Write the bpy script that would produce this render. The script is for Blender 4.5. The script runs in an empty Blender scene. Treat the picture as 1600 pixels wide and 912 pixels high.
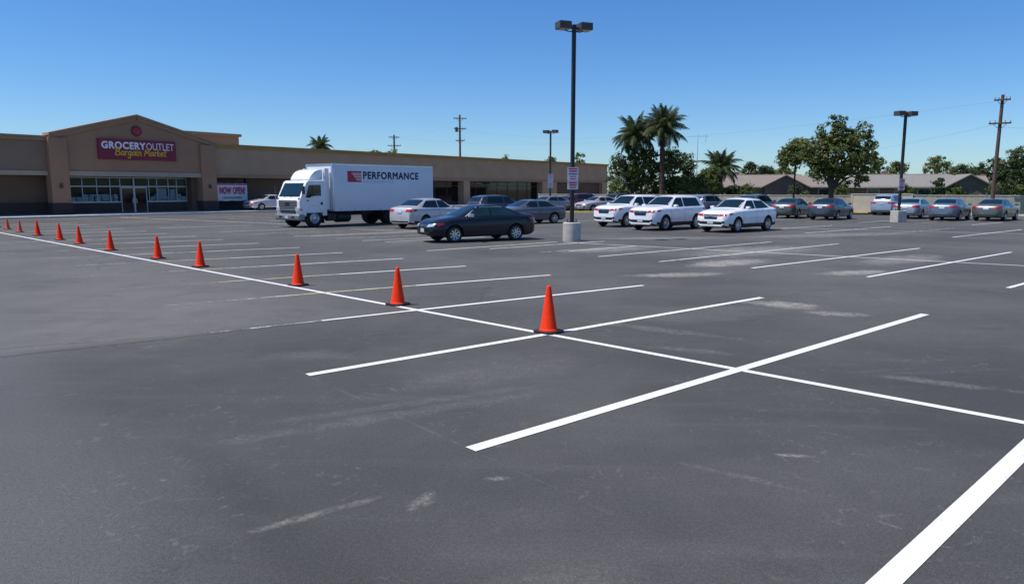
import bpy, bmesh, math, random
import numpy as np
from mathutils import Vector, Matrix
from mathutils.bvhtree import BVHTree

random.seed(7)
RNG = np.random.default_rng(7)
R = math.radians
scene = bpy.context.scene
col = scene.collection

# ------------------------------------------------------------------ camera
cam_d = bpy.data.cameras.new('camera')
cam = bpy.data.objects.new('camera', cam_d)
col.objects.link(cam)
cam.location = (0, 0, 2.05)
cam.rotation_euler = (R(90 - 7.99), 0, 0)
cam_d.sensor_width = 36
cam_d.lens = 25.65
cam_d.clip_start = 0.05
cam_d.clip_end = 6000
scene.camera = cam

# ------------------------------------------------------------------ sky and sun
SUN_EL = 63.0
SUN_AZ = 260.0            # clockwise from +Y
world = bpy.data.worlds.new('World')
scene.world = world
world.use_nodes = True
wn = world.node_tree
wn.nodes.clear()
sky = wn.nodes.new('ShaderNodeTexSky')
sky.sky_type = 'NISHITA'
sky.sun_disc = False
sky.sun_elevation = R(SUN_EL)
sky.sun_rotation = R(SUN_AZ)
sky.altitude = 0
sky.air_density = 1.0
sky.dust_density = 0.2
sky.ozone_density = 4.0
hsv = wn.nodes.new('ShaderNodeHueSaturation')
hsv.inputs['Saturation'].default_value = 1.2
hsv.inputs['Value'].default_value = 1.0
bg = wn.nodes.new('ShaderNodeBackground')
bg.inputs['Strength'].default_value = 0.10
wo = wn.nodes.new('ShaderNodeOutputWorld')
tint = wn.nodes.new('ShaderNodeVectorMath')
tint.operation = 'MULTIPLY'
tint.inputs[1].default_value = (0.80, 1.03, 1.32)      # white balance of the sky
wn.links.new(sky.outputs[0], hsv.inputs['Color'])
wn.links.new(hsv.outputs[0], tint.inputs[0])
wn.links.new(tint.outputs[0], bg.inputs['Color'])
wn.links.new(bg.outputs[0], wo.inputs['Surface'])

sun_d = bpy.data.lights.new('sun', 'SUN')
sun_d.energy = 5.0
sun_d.angle = R(0.53)
sun_d.color = (1.0, 0.95, 0.87)
sun = bpy.data.objects.new('sun', sun_d)
col.objects.link(sun)
sdir = Vector((math.sin(R(SUN_AZ)) * math.cos(R(SUN_EL)), math.cos(R(SUN_AZ)) * math.cos(R(SUN_EL)), math.sin(R(SUN_EL))))
sun.rotation_euler = sdir.to_track_quat('Z', 'Y').to_euler()
sun.location = (0, 0, 30)

scene.view_settings.view_transform = 'Standard'
scene.view_settings.look = 'None'
scene.view_settings.exposure = 0.0
scene.view_settings.gamma = 1.0
scene.view_settings.use_curve_mapping = False
scene.render.engine = 'CYCLES'
scene.cycles.max_bounces = 6
scene.cycles.transparent_max_bounces = 12
scene.cycles.use_denoising = True

# ------------------------------------------------------------------ materials
MATS = {}

def _new(name):
    m = bpy.data.materials.new(name)
    m.use_nodes = True
    nt = m.node_tree
    b = nt.nodes['Principled BSDF']
    MATS[name] = m
    return m, nt, b


def mat(name, c, rough=0.6, metal=0.0, var=0.12, scale=6.0, bump=0.0, bscale=40.0, coat=0.0, spec=0.5, emit=None):
    m, nt, b = _new(name)
    tc = nt.nodes.new('ShaderNodeTexCoord')
    nz = nt.nodes.new('ShaderNodeTexNoise')
    nz.inputs['Scale'].default_value = scale
    nz.inputs['Detail'].default_value = 6
    nt.links.new(tc.outputs['Object'], nz.inputs['Vector'])
    rp = nt.nodes.new('ShaderNodeMapRange')
    rp.inputs[1].default_value = 0.3
    rp.inputs[2].default_value = 0.7
    rp.inputs[3].default_value = 1 - var
    rp.inputs[4].default_value = 1 + var
    nt.links.new(nz.outputs['Fac'], rp.inputs[0])
    mx = nt.nodes.new('ShaderNodeVectorMath')
    mx.operation = 'SCALE'
    mx.inputs[0].default_value = c
    nt.links.new(rp.outputs[0], mx.inputs['Scale'])
    nt.links.new(mx.outputs[0], b.inputs['Base Color'])
    b.inputs['Roughness'].default_value = rough
    b.inputs['Metallic'].default_value = metal
    b.inputs['Specular IOR Level'].default_value = spec
    b.inputs['Coat Weight'].default_value = coat
    b.inputs['Coat Roughness'].default_value = 0.04
    if bump > 0:
        n2 = nt.nodes.new('ShaderNodeTexNoise')
        n2.inputs['Scale'].default_value = bscale
        n2.inputs['Detail'].default_value = 5
        nt.links.new(tc.outputs['Object'], n2.inputs['Vector'])
        bp = nt.nodes.new('ShaderNodeBump')
        bp.inputs['Strength'].default_value = bump
        bp.inputs['Distance'].default_value = 0.02
        nt.links.new(n2.outputs['Fac'], bp.inputs['Height'])
        nt.links.new(bp.outputs[0], b.inputs['Normal'])
    return m


def leaf_mat(name, c1, c2, scale=0.9):
    m, nt, b = _new(name)
    tc = nt.nodes.new('ShaderNodeTexCoord')
    nz = nt.nodes.new('ShaderNodeTexNoise')
    nz.inputs['Scale'].default_value = scale
    nz.inputs['Detail'].default_value = 8
    nz.inputs['Roughness'].default_value = 0.75
    nt.links.new(tc.outputs['Object'], nz.inputs['Vector'])
    cr = nt.nodes.new('ShaderNodeValToRGB')
    cr.color_ramp.elements[0].position = 0.35
    cr.color_ramp.elements[0].color = (*c1, 1)
    cr.color_ramp.elements[1].position = 0.66
    cr.color_ramp.elements[1].color = (*c2, 1)
    nt.links.new(nz.outputs['Fac'], cr.inputs[0])
    nt.links.new(cr.outputs[0], b.inputs['Base Color'])
    b.inputs['Roughness'].default_value = 0.5
    b.inputs['Specular IOR Level'].default_value = 0.35
    tr = nt.nodes.new('ShaderNodeBsdfTranslucent')
    nt.links.new(cr.outputs[0], tr.inputs['Color'])
    ms = nt.nodes.new('ShaderNodeMixShader')
    ms.inputs[0].default_value = 0.45
    nt.links.new(b.outputs[0], ms.inputs[1])
    nt.links.new(tr.outputs[0], ms.inputs[2])
    nt.links.new(ms.outputs[0], nt.nodes['Material Output'].inputs['Surface'])
    return m


def pane_mat(name, tint, transp):
    m, nt, b = _new(name)
    b.inputs['Base Color'].default_value = (*tint, 1)
    b.inputs['Roughness'].default_value = 0.04
    b.inputs['Specular IOR Level'].default_value = 0.6
    t = nt.nodes.new('ShaderNodeBsdfTransparent')
    t.inputs['Color'].default_value = (0.85, 0.95, 0.95, 1)
    ms = nt.nodes.new('ShaderNodeMixShader')
    ms.inputs[0].default_value = transp
    nt.links.new(b.outputs[0], ms.inputs[1])
    nt.links.new(t.outputs[0], ms.inputs[2])
    nt.links.new(ms.outputs[0], nt.nodes['Material Output'].inputs['Surface'])
    return m


class NG:
    """small helper to write node maths"""
    def __init__(s, nt):
        s.nt = nt

    def m(s, op, a, b=None, c=None, clamp=False):
        n = s.nt.nodes.new('ShaderNodeMath')
        n.operation = op
        n.use_clamp = clamp
        for i, v in enumerate((a, b, c)):
            if v is None:
                continue
            if isinstance(v, (int, float)):
                n.inputs[i].default_value = v
            else:
                s.nt.links.new(v, n.inputs[i])
        return n.outputs[0]

    def smooth(s, v, lo, hi, o0=0.0, o1=1.0):
        n = s.nt.nodes.new('ShaderNodeMapRange')
        n.interpolation_type = 'SMOOTHSTEP'
        s.nt.links.new(v, n.inputs[0])
        n.inputs[1].default_value = lo
        n.inputs[2].default_value = hi
        n.inputs[3].default_value = o0
        n.inputs[4].default_value = o1
        return n.outputs[0]

    def noise(s, vec, scale, detail=4, rough=0.55, dist=0.0):
        n = s.nt.nodes.new('ShaderNodeTexNoise')
        n.inputs['Scale'].default_value = scale
        n.inputs['Detail'].default_value = detail
        n.inputs['Roughness'].default_value = rough
        n.inputs['Distortion'].default_value = dist
        s.nt.links.new(vec, n.inputs['Vector'])
        return n.outputs['Fac']

    def mix(s, f, a, b):
        n = s.nt.nodes.new('ShaderNodeMix')
        n.data_type = 'RGBA'
        if isinstance(f, (int, float)):
            n.inputs[0].default_value = f
        else:
            s.nt.links.new(f, n.inputs[0])
        for i, v in ((6, a), (7, b)):
            if isinstance(v, tuple):
                n.inputs[i].default_value = (*v, 1)
            else:
                s.nt.links.new(v, n.inputs[i])
        return n.outputs[2]


def asphalt_material():
    m, nt, b = _new('asphalt')
    g = NG(nt)
    tc = nt.nodes.new('ShaderNodeTexCoord')
    P = tc.outputs['Object']
    sep = nt.nodes.new('ShaderNodeSeparateXYZ')
    nt.links.new(P, sep.inputs[0])
    X, Y = sep.outputs[0], sep.outputs[1]
    wob = g.m('SUBTRACT', g.noise(P, 0.9, 5, 0.6), 0.5)
    wob2 = g.m('SUBTRACT', g.noise(P, 6.0, 4, 0.6), 0.5)

    def lin(px, py, ang, w=0.5, w2=0.05):
        """signed distance to the line through (px,py) with direction ang, positive on its left, and the coordinate along it"""
        c, s = math.cos(R(ang)), math.sin(R(ang))
        d = g.m('ADD', g.m('MULTIPLY', X, -s), g.m('MULTIPLY_ADD', Y, c, px * s - py * c))
        d = g.m('ADD', d, g.m('MULTIPLY_ADD', wob, w, g.m('MULTIPLY', wob2, w2)))
        a = g.m('ADD', g.m('MULTIPLY', X, c), g.m('MULTIPLY_ADD', Y, s, -(px * c + py * s)))
        return d, a
    # resurfaced areas of slightly different age
    seam, seam_a = lin(-1.65, 12.33, 37.0, 0.25, 0.04)
    spine, spine_a = lin(0.5, 10.26, -44.7, 0.1, 0.02)      # positive = far side, right
    old = g.m('MULTIPLY', g.smooth(seam, -0.10, 0.35), g.smooth(spine, 1.5, -2.5))
    old = g.m('MULTIPLY', old, g.smooth(g.noise(P, 0.45, 6, 0.65), 0.25, 0.6, 0.42, 0.88))
    base = g.mix(g.smooth(g.noise(P, 0.22, 5, 0.6), 0.35, 0.68), (0.050, 0.0485, 0.0475), (0.086, 0.083, 0.080))
    base = g.mix(old, base, g.mix(g.smooth(g.noise(P, 0.5, 5, 0.65), 0.3, 0.7), (0.125, 0.119, 0.108), (0.180, 0.171, 0.155)))
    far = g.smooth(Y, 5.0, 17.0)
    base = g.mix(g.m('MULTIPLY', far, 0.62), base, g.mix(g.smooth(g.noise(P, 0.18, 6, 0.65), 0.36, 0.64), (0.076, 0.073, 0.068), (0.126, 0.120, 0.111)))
    # streaks that follow the driving direction
    mp = nt.nodes.new('ShaderNodeMapping')
    mp.inputs['Rotation'].default_value = (0, 0, R(-20))
    mp.inputs['Scale'].default_value = (0.25, 2.2, 1)
    nt.links.new(P, mp.inputs[0])
    st = g.noise(mp.outputs[0], 1.0, 8, 0.72, 0.6)
    base = g.mix(g.smooth(st, 0.5, 0.8, 0, 0.45), base, (0.112, 0.110, 0.108))
    base = g.mix(g.smooth(st, 0.48, 0.25, 0, 0.35), base, (0.050, 0.050, 0.051))
    # dusty brown film
    base = g.mix(g.smooth(g.noise(P, 0.35, 6, 0.7, 0.6), 0.55, 0.78, 0, 0.4), base, (0.095, 0.090, 0.080))
    # old joint and tyre band in the foreground
    jd, ja = lin(-2.28, 7.93, -50.3, 0.06, 0.02)
    jw = g.m('ABSOLUTE', jd)
    jr = g.m('MULTIPLY', g.smooth(ja, -0.6, 0.2), g.smooth(ja, 5.5, 2.5))
    joint = g.m('MULTIPLY', g.m('MULTIPLY', g.smooth(jw, 0.018, 0.004), jr), g.smooth(g.noise(P, 1.9, 5, 0.7), 0.42, 0.62))
    base = g.mix(g.m('MULTIPLY', joint, 0.45), base, (0.16, 0.157, 0.15))
    base = g.mix(g.m('MULTIPLY', g.m('MULTIPLY', g.smooth(jd, 0.02, -0.02), jr), g.smooth(jd, -6.0, -1.0, 0.0, 0.30)), base, (0.066, 0.0655, 0.064))
    td, ta = lin(-2.2, 5.2, -52.0, 0.3, 0.05)
    band = g.m('MULTIPLY', g.smooth(g.m('ABSOLUTE', td), 0.28, 0.03), g.smooth(ta, -1.6, 0.6))
    band = g.m('MULTIPLY', band, g.smooth(g.noise(P, 3.0, 4), 0.3, 0.6, 0.4, 1.0))
    base = g.mix(g.m('MULTIPLY', band, 0.7), base, (0.046, 0.0455, 0.044))
    lw = g.m('MULTIPLY', g.smooth(td, -0.1, -1.2), g.smooth(td, -4.5, -2.0))
    base = g.mix(g.m('MULTIPLY', lw, 0.5), base, (0.115, 0.115, 0.118))
    # crack along the seam
    ck, cka = lin(-1.65, 12.28, 37.0, 0.25, 0.05)
    crk = g.m('MULTIPLY', g.smooth(g.m('ABSOLUTE', ck), 0.035, 0.008), g.smooth(cka, 0.4, -1.5))
    crk = g.m('MULTIPLY', crk, g.smooth(g.noise(P, 2.0, 3), 0.3, 0.5))
    base = g.mix(g.m('MULTIPLY', crk, 0.75), base, (0.03, 0.028, 0.024))
    # a few meandering hairline cracks
    vo = nt.nodes.new('ShaderNodeTexVoronoi')
    vo.feature = 'DISTANCE_TO_EDGE'
    vo.inputs['Scale'].default_value = 0.16
    dv = nt.nodes.new('ShaderNodeVectorMath')
    dv.operation = 'ADD'
    nv = nt.nodes.new('ShaderNodeTexNoise')
    nv.inputs['Scale'].default_value = 1.1
    nv.inputs['Detail'].default_value = 6
    nt.links.new(P, nv.inputs['Vector'])
    nt.links.new(P, dv.inputs[0])
    nt.links.new(nv.outputs['Color'], dv.inputs[1])
    nt.links.new(dv.outputs[0], vo.inputs['Vector'])
    hair = g.m('MULTIPLY', g.smooth(vo.outputs['Distance'], 0.0035, 0.0008), g.smooth(g.noise(P, 0.12, 2), 0.5, 0.6))
    base = g.mix(g.m('MULTIPLY', hair, 0.6), base, (0.026, 0.025, 0.023))
    # pale worn and dusty patches at their own places
    pat = g.noise(P, 2.6, 8, 0.72, 0.9)
    spk = g.smooth(g.noise(P, 16.0, 8, 0.8), 0.36, 0.60)
    # thin scatter of pale scuffs, dust and dark drips all over
    zone = g.smooth(g.noise(P, 0.55, 5, 0.65), 0.44, 0.62)
    sct = g.m('MULTIPLY', g.smooth(g.noise(P, 5.5, 8, 0.74, 1.4), 0.56, 0.66), zone)
    base = g.mix(g.m('MULTIPLY', sct, 0.34), base, (0.24, 0.228, 0.205))
    drk = g.m('MULTIPLY', g.smooth(g.noise(P, 0.9, 8, 0.72, 0.6), 0.55, 0.68), g.smooth(g.noise(P, 22.0, 5, 0.75), 0.36, 0.6))
    base = g.mix(g.m('MULTIPLY', drk, 0.42), base, (0.036, 0.035, 0.034))
    dirt = g.m('MULTIPLY', g.smooth(g.noise(P, 1.3, 8, 0.7, 0.7), 0.58, 0.70), g.smooth(g.noise(P, 0.3, 3), 0.45, 0.6))
    base = g.mix(g.m('MULTIPLY', dirt, 0.38), base, (0.115, 0.100, 0.075))
    vd = nt.nodes.new('ShaderNodeTexVoronoi')
    vd.inputs['Scale'].default_value = 0.9
    vd.inputs['Randomness'].default_value = 1.0
    nt.links.new(dv.outputs[0], vd.inputs['Vector'])
    drip = g.m('MULTIPLY', g.smooth(vd.outputs['Distance'], 0.10, 0.03), g.smooth(g.noise(P, 0.35, 3), 0.5, 0.62))
    base = g.mix(g.m('MULTIPLY', drip, 0.5), base, (0.030, 0.029, 0.028))
    for (cx, cy, rx, ry, ang, k) in [(6.1, 20.5, 1.7, 0.75, 38, 1.0), (4.0, 17.6, 1.3, 0.45, 12, 0.85), (8.6, 18.1, 1.2, 0.45, 22, 0.95), (8.2, 24.6, 3.4, 1.5, 42, 0.55),
                                     (4.85, 13.0, 0.75, 0.42, -30, 0.9), (5.35, 12.0, 0.55, 0.25, -15, 0.6), (3.2, 25.2, 2.2, 0.9, 38, 0.6), (11.5, 21.5, 2.4, 0.8, 40, 0.55),
                                     (2.2, 10.6, 1.3, 0.2, -36, 0.22), (3.2, 12.0, 1.6, 0.8, 30, 0.12), (4.6, 7.6, 0.7, 0.14, -30, 0.25), (2.3, 9.2, 0.7, 0.14, -25, 0.16),
                                     (-0.25, 8.0, 1.3, 0.4, 28, 0.10), (-1.2, 6.4, 1.6, 0.14, 30, 0.12), (-0.9, 6.9, 1.5, 0.10, 27, 0.10), (0.3, 3.6, 0.5, 0.2, 0, 0.10),
                                     (2.2, 5.45, 0.16, 0.04, -10, 0.5), (-2.6, 8.9, 0.6, 0.3, 0, 0.10), (14.0, 33.0, 5.0, 1.2, 20, 0.45), (6.5, 31.0, 3.0, 1.0, 10, 0.45), (1.7, 5.0, 0.5, 0.05, -35, 0.15),
                                     (-1.38, 4.32, 0.24, 0.055, 36, 0.42), (-1.1, 4.53, 0.34, 0.05, 36, 0.22), (-0.60, 4.62, 0.075, 0.18, -20, 0.42), (-0.11, 5.0, 0.11, 0.045, 5, 0.35)]:
        c, s = math.cos(R(ang)), math.sin(R(ang))
        dx = g.m('SUBTRACT', X, cx)
        dy = g.m('SUBTRACT', Y, cy)
        a = g.m('DIVIDE', g.m('ADD', g.m('MULTIPLY', dx, c), g.m('MULTIPLY', dy, s)), rx)
        bb = g.m('DIVIDE', g.m('ADD', g.m('MULTIPLY', dx, -s), g.m('MULTIPLY', dy, c)), ry)
        d2 = g.m('ADD', g.m('MULTIPLY', a, a), g.m('MULTIPLY', bb, bb))
        f = g.m('MULTIPLY', g.smooth(g.m('ADD', d2, g.m('MULTIPLY', g.m('SUBTRACT', pat, 0.5), 4.0)), 1.3, -0.25), spk)
        base = g.mix(g.m('MULTIPLY', f, k), base, (0.40, 0.378, 0.330))
    # brown silted cracks that run out from the stall ends
    for (px, py, ang, l0, l1) in [(4.78, 13.81, 33.0, 0.0, 6.0), (2.83, 15.6, 40.0, 0.0, 5.0), (-4.3, 10.35, 25.0, -8.0, 0.5)]:
        cd, ca = lin(px, py, ang, 0.55, 0.10)
        cr_ = g.m('MULTIPLY', g.m('MULTIPLY', g.smooth(ca, l0, l0 + 0.6), g.smooth(ca, l1, l1 - 1.2)), g.smooth(g.noise(P, 2.4, 5, 0.7), 0.38, 0.56))
        base = g.mix(g.m('MULTIPLY', g.m('MULTIPLY', g.smooth(g.m('ABSOLUTE', cd), 0.09, 0.02), cr_), 0.55), base, (0.135, 0.115, 0.082))
        base = g.mix(g.m('MULTIPLY', g.m('MULTIPLY', g.smooth(g.m('ABSOLUTE', cd), 0.022, 0.006), cr_), 0.8), base, (0.024, 0.022, 0.019))
    # aggregate grain
    gr = g.noise(P, 130.0, 2, 0.6)
    gr2 = g.noise(P, 38.0, 3, 0.6)
    k = g.m('MULTIPLY', g.smooth(gr, 0.3, 0.72, 0.64, 1.38), g.smooth(gr2, 0.3, 0.7, 0.87, 1.13))
    sc = nt.nodes.new('ShaderNodeVectorMath')
    sc.operation = 'SCALE'
    nt.links.new(base, sc.inputs[0])
    nt.links.new(k, sc.inputs['Scale'])
    fleck = g.smooth(g.noise(P, 60.0, 2, 0.6), 0.68, 0.76, 0, 0.55)
    out = g.mix(fleck, sc.outputs[0], (0.2, 0.19, 0.17))
    nt.links.new(out, b.inputs['Base Color'])
    b.inputs['Roughness'].default_value = 0.82
    b.inputs['Specular IOR Level'].default_value = 0.35
    bp = nt.nodes.new('ShaderNodeBump')
    bp.inputs['Strength'].default_value = 0.5
    bp.inputs['Distance'].default_value = 0.004
    nt.links.new(gr, bp.inputs['Height'])
    bp2 = nt.nodes.new('ShaderNodeBump')
    bp2.inputs['Strength'].default_value = 0.3
    bp2.inputs['Distance'].default_value = 0.03
    nt.links.new(g.noise(P, 1.6, 5, 0.6), bp2.inputs['Height'])
    nt.links.new(bp.outputs[0], bp2.inputs['Normal'])
    nt.links.new(bp2.outputs[0], b.inputs['Normal'])
    return m


def paint_mat(name, c, keep, c2=None):
    """road paint; keep = how much of it is left (1 = fresh)"""
    m, nt, b = _new(name)
    g = NG(nt)
    tc = nt.nodes.new('ShaderNodeTexCoord')
    P = tc.outputs['Object']
    n1 = g.noise(P, 2.5, 6, 0.7)
    n2 = g.noise(P, 55.0, 3, 0.65)
    colr = g.mix(g.smooth(n1, 0.3, 0.7), tuple(v * 0.88 for v in c), c)
    if c2:
        colr = g.mix(g.smooth(g.noise(P, 0.4, 3), 0.42, 0.6), colr, c2)
    colr = g.mix(g.smooth(g.noise(P, 14.0, 5, 0.7), 0.52, 0.76, 0, 0.38), colr, (0.34, 0.33, 0.31))
    nt.links.new(colr, b.inputs['Base Color'])
    b.inputs['Roughness'].default_value = 0.6
    t = nt.nodes.new('ShaderNodeBsdfTransparent')
    ms = nt.nodes.new('ShaderNodeMixShader')
    s = g.m('ADD', g.m('MULTIPLY', n1, 0.55), g.m('MULTIPLY', n2, 0.45))
    th = 0.30 + 0.40 * (1 - keep)
    f = g.smooth(s, th - 0.05, th + 0.05)
    nt.links.new(f, ms.inputs[0])
    nt.links.new(t.outputs[0], ms.inputs[1])
    nt.links.new(b.outputs[0], ms.inputs[2])
    nt.links.new(ms.outputs[0], nt.nodes['Material Output'].inputs['Surface'])
    return m


def car_paint(name, c, metal=0.0, rough=0.35):
    return mat(name, c, rough, metal, 0.04, 3.0, coat=0.8 if max(c) > .05 else 0.35, spec=0.5 if max(c) > .05 else 0.3)


asphalt = asphalt_material()
paint_new = paint_mat('road_paint_fresh', (0.80, 0.80, 0.79), 0.86)
paint_mid = paint_mat('road_paint_used', (0.74, 0.73, 0.68), 0.72)
paint_yel = paint_mat('road_paint_yellowed', (0.66, 0.63, 0.54), 0.62, (0.60, 0.50, 0.24))
paint_old = paint_mat('road_paint_worn', (0.50, 0.485, 0.44), 0.52)
paint_fade = paint_mat('road_paint_faded', (0.40, 0.39, 0.355), 0.44)
paint_ghost = paint_mat('road_paint_scuffed', (0.20, 0.195, 0.187), 0.46)
M = dict(
    dirt=mat('dry_ground', (0.20, 0.17, 0.11), 0.95, var=0.3, scale=0.4, bump=0.3),
    grass=mat('grass', (0.13, 0.17, 0.045), 0.95, var=0.35, scale=1.5, bump=0.4),
    paving=mat('pale_paving', (0.60, 0.55, 0.47), 0.85, var=0.12, scale=1.5, bump=0.15),
    concrete=mat('concrete', (0.46, 0.43, 0.38), 0.85, var=0.16, scale=3.5, bump=0.25, bscale=60),
    kerb=mat('kerb_concrete', (0.62, 0.57, 0.48), 0.85, var=0.15, scale=1.2, bump=0.2),
    kerb_yellow=mat('kerb_yellow', (0.60, 0.46, 0.12), 0.8, var=0.2, scale=2.0),
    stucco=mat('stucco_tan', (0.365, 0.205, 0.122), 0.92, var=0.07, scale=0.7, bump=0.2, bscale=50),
    stucco_left=mat('stucco_dark_tan', (0.255, 0.175, 0.118), 0.92, var=0.07, scale=0.7, bump=0.2, bscale=50),  # one even tone for the left wing, darker than the gable
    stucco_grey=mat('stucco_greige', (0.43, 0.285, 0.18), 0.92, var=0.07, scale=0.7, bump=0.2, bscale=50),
    trim=mat('stucco_trim', (0.36, 0.225, 0.14), 0.9, var=0.06, scale=1.0),
    trim_pale=mat('lintel_trim', (0.42, 0.33, 0.24), 0.9, var=0.06, scale=1.0),
    ochre=mat('coping_ochre', (0.36, 0.235, 0.085), 0.8, var=0.1, scale=0.6),
    wains=mat('dark_wainscot', (0.055, 0.036, 0.03), 0.85, var=0.12, scale=1.4, bump=0.2),
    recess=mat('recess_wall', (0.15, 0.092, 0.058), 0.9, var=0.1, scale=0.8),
    soffit=mat('soffit', (0.25, 0.2, 0.16), 0.9),
    roofing=mat('flat_roof', (0.5, 0.49, 0.46), 0.9),
    mullion=mat('aluminium_mullion', (0.42, 0.44, 0.45), 0.4, 0.5, var=0.05),
    pane=pane_mat('shop_glass', (0.010, 0.016, 0.016), 0.80),
    dark_pane=pane_mat('dark_shop_glass', (0.012, 0.010, 0.010), 0.25),
    interior=mat('interior_dark', (0.03, 0.027, 0.022), 0.9),
    goods=mat('white_goods', (0.85, 0.86, 0.86), 0.6, var=0.35, scale=5.0),
    sign_red=mat('sign_crimson', (0.22, 0.005, 0.030), 0.45, var=0.05),
    emblem=mat('emblem_red', (0.20, 0.02, 0.025), 0.5),
    white=mat('sign_white', (0.82, 0.83, 0.85), 0.5, var=0.03),
    yellow=mat('sign_yellow', (0.78, 0.46, 0.03), 0.5, var=0.05),
    banner=mat('banner_cloth', (0.74, 0.66, 0.70), 0.7, var=0.1, scale=3.0),
    banner_red=mat('banner_red', (0.42, 0.02, 0.07), 0.7, var=0.05),
    banner_green=mat('banner_green', (0.2, 0.3, 0.16), 0.7),
    truck_white=mat('truck_paint', (0.80, 0.81, 0.82), 0.35, 0.0, 0.04, 1.2, coat=0.4),
    box_white=mat('box_panel', (0.72, 0.75, 0.80), 0.42, 0.0, 0.04, 0.8),
    alu=mat('aluminium', (0.62, 0.63, 0.64), 0.35, 0.8, 0.08),
    bumper=mat('bumper_grey', (0.26, 0.265, 0.27), 0.4, 0.5, 0.1),
    chrome=mat('chrome', (0.72, 0.72, 0.74), 0.15, 1.0, 0.03),
    black=mat('black_plastic', (0.016, 0.016, 0.017), 0.55, var=0.1),
    rubber=mat('tyre_rubber', (0.018, 0.018, 0.019), 0.85, var=0.15),
    navy=mat('navy_ink', (0.012, 0.02, 0.055), 0.5),
    ink_grey=mat('faded_ink', (0.33, 0.37, 0.48), 0.5),
    logo_red=mat('logo_red', (0.45, 0.02, 0.055), 0.5),
    glass=mat('car_glass', (0.008, 0.018, 0.022), 0.05, 0.0, 0.0, spec=0.5),
    glass_tint=mat('car_glass_tinted', (0.014, 0.034, 0.040), 0.05, 0.0, 0.25, 2.5, spec=0.6),
    glass_green=mat('truck_glass', (0.006, 0.022, 0.026), 0.06, 0.0, 0.0, spec=0.7),
    lamp_clear=mat('lamp_clear', (0.70, 0.72, 0.75), 0.12, 0.4, 0.15, 25, coat=1.0),
    lamp_red=mat('lamp_red', (0.40, 0.010, 0.016), 0.18, 0.0, 0.2, 25, coat=1.0),
    lamp_amber=mat('lamp_amber', (0.7, 0.2, 0.03), 0.2, coat=1.0),
    plate=mat('number_plate', (0.45, 0.49, 0.56), 0.5, var=0.1, scale=30),
    rim=mat('alloy', (0.55, 0.56, 0.58), 0.28, 0.85, 0.05),
    cone=mat('cone_orange', (0.93, 0.042, 0.006), 0.6, var=0.10, scale=14.0, spec=0.2, bump=0.08, bscale=30),
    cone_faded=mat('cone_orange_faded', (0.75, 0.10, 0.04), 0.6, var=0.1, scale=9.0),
    cone_base=mat('cone_rubber', (0.02, 0.019, 0.019), 0.7, var=0.2, scale=20),
    bronze=mat('dark_bronze_metal', (0.030, 0.026, 0.024), 0.45, 0.3, 0.1),
    bronze_box=mat('lamp_housing', (0.075, 0.068, 0.058), 0.5, 0.2, 0.1),
    lens=mat('lamp_lens', (0.45, 0.42, 0.36), 0.25, 0.0, 0.05),
    notice=mat('notice_white', (0.70, 0.66, 0.70), 0.5, var=0.06),
    notice_red=mat('notice_red', (0.55, 0.03, 0.08), 0.5),
    wood_pole=mat('creosote_wood', (0.10, 0.065, 0.05), 0.9, var=0.25, scale=4.0, bump=0.3),
    wood=mat('fence_wood', (0.42, 0.36, 0.28), 0.9, var=0.22, scale=2.2, bump=0.25),
    wood_grey=mat('fence_wood_grey', (0.37, 0.335, 0.285), 0.9, var=0.22, scale=2.2, bump=0.25),
    block=mat('block_wall', (0.52, 0.46, 0.385), 0.92, var=0.1, scale=1.6, bump=0.25),
    bark=mat('bark', (0.075, 0.055, 0.042), 0.95, var=0.3, scale=7.0, bump=0.5),
    palm_bark=mat('palm_bark', (0.060, 0.038, 0.028), 0.95, var=0.35, scale=6.0, bump=0.6),
    shingle_brown=mat('shingle_brown', (0.225, 0.185, 0.16), 0.95, var=0.15, scale=5.0, bump=0.5),
    shingle_grey=mat('shingle_grey', (0.22, 0.205, 0.19), 0.95, var=0.15, scale=5.0, bump=0.5),
    house_wall=mat('house_wall', (0.12, 0.10, 0.09), 0.9, var=0.15, scale=1.0),
    house_trim=mat('house_trim', (0.5, 0.47, 0.42), 0.8),
    house_glass=mat('house_window', (0.02, 0.05, 0.045), 0.1, spec=0.7),
    brick_red=mat('brick', (0.28, 0.13, 0.09), 0.9),
    wire=mat('wire', (0.16, 0.17, 0.19), 0.6),
    leaf_a=leaf_mat('leaf_olive', (0.050, 0.078, 0.019), (0.22, 0.245, 0.065), 1.6),
    leaf_b=leaf_mat('leaf_green', (0.042, 0.074, 0.018), (0.20, 0.245, 0.055), 1.4),
    leaf_c=leaf_mat('leaf_dark', (0.030, 0.052, 0.020), (0.120, 0.155, 0.048), 1.4),
    leaf_d=leaf_mat('leaf_bluegreen', (0.045, 0.078, 0.036), (0.16, 0.20, 0.085), 1.4),
    palm_leaf=leaf_mat('palm_leaf', (0.038, 0.066, 0.026), (0.17, 0.20, 0.078), 1.2),
    palm_dead=leaf_mat('palm_dead_leaf', (0.10, 0.075, 0.04), (0.17, 0.13, 0.07), 0.6),
)

# ------------------------------------------------------------------ mesh helpers


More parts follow.
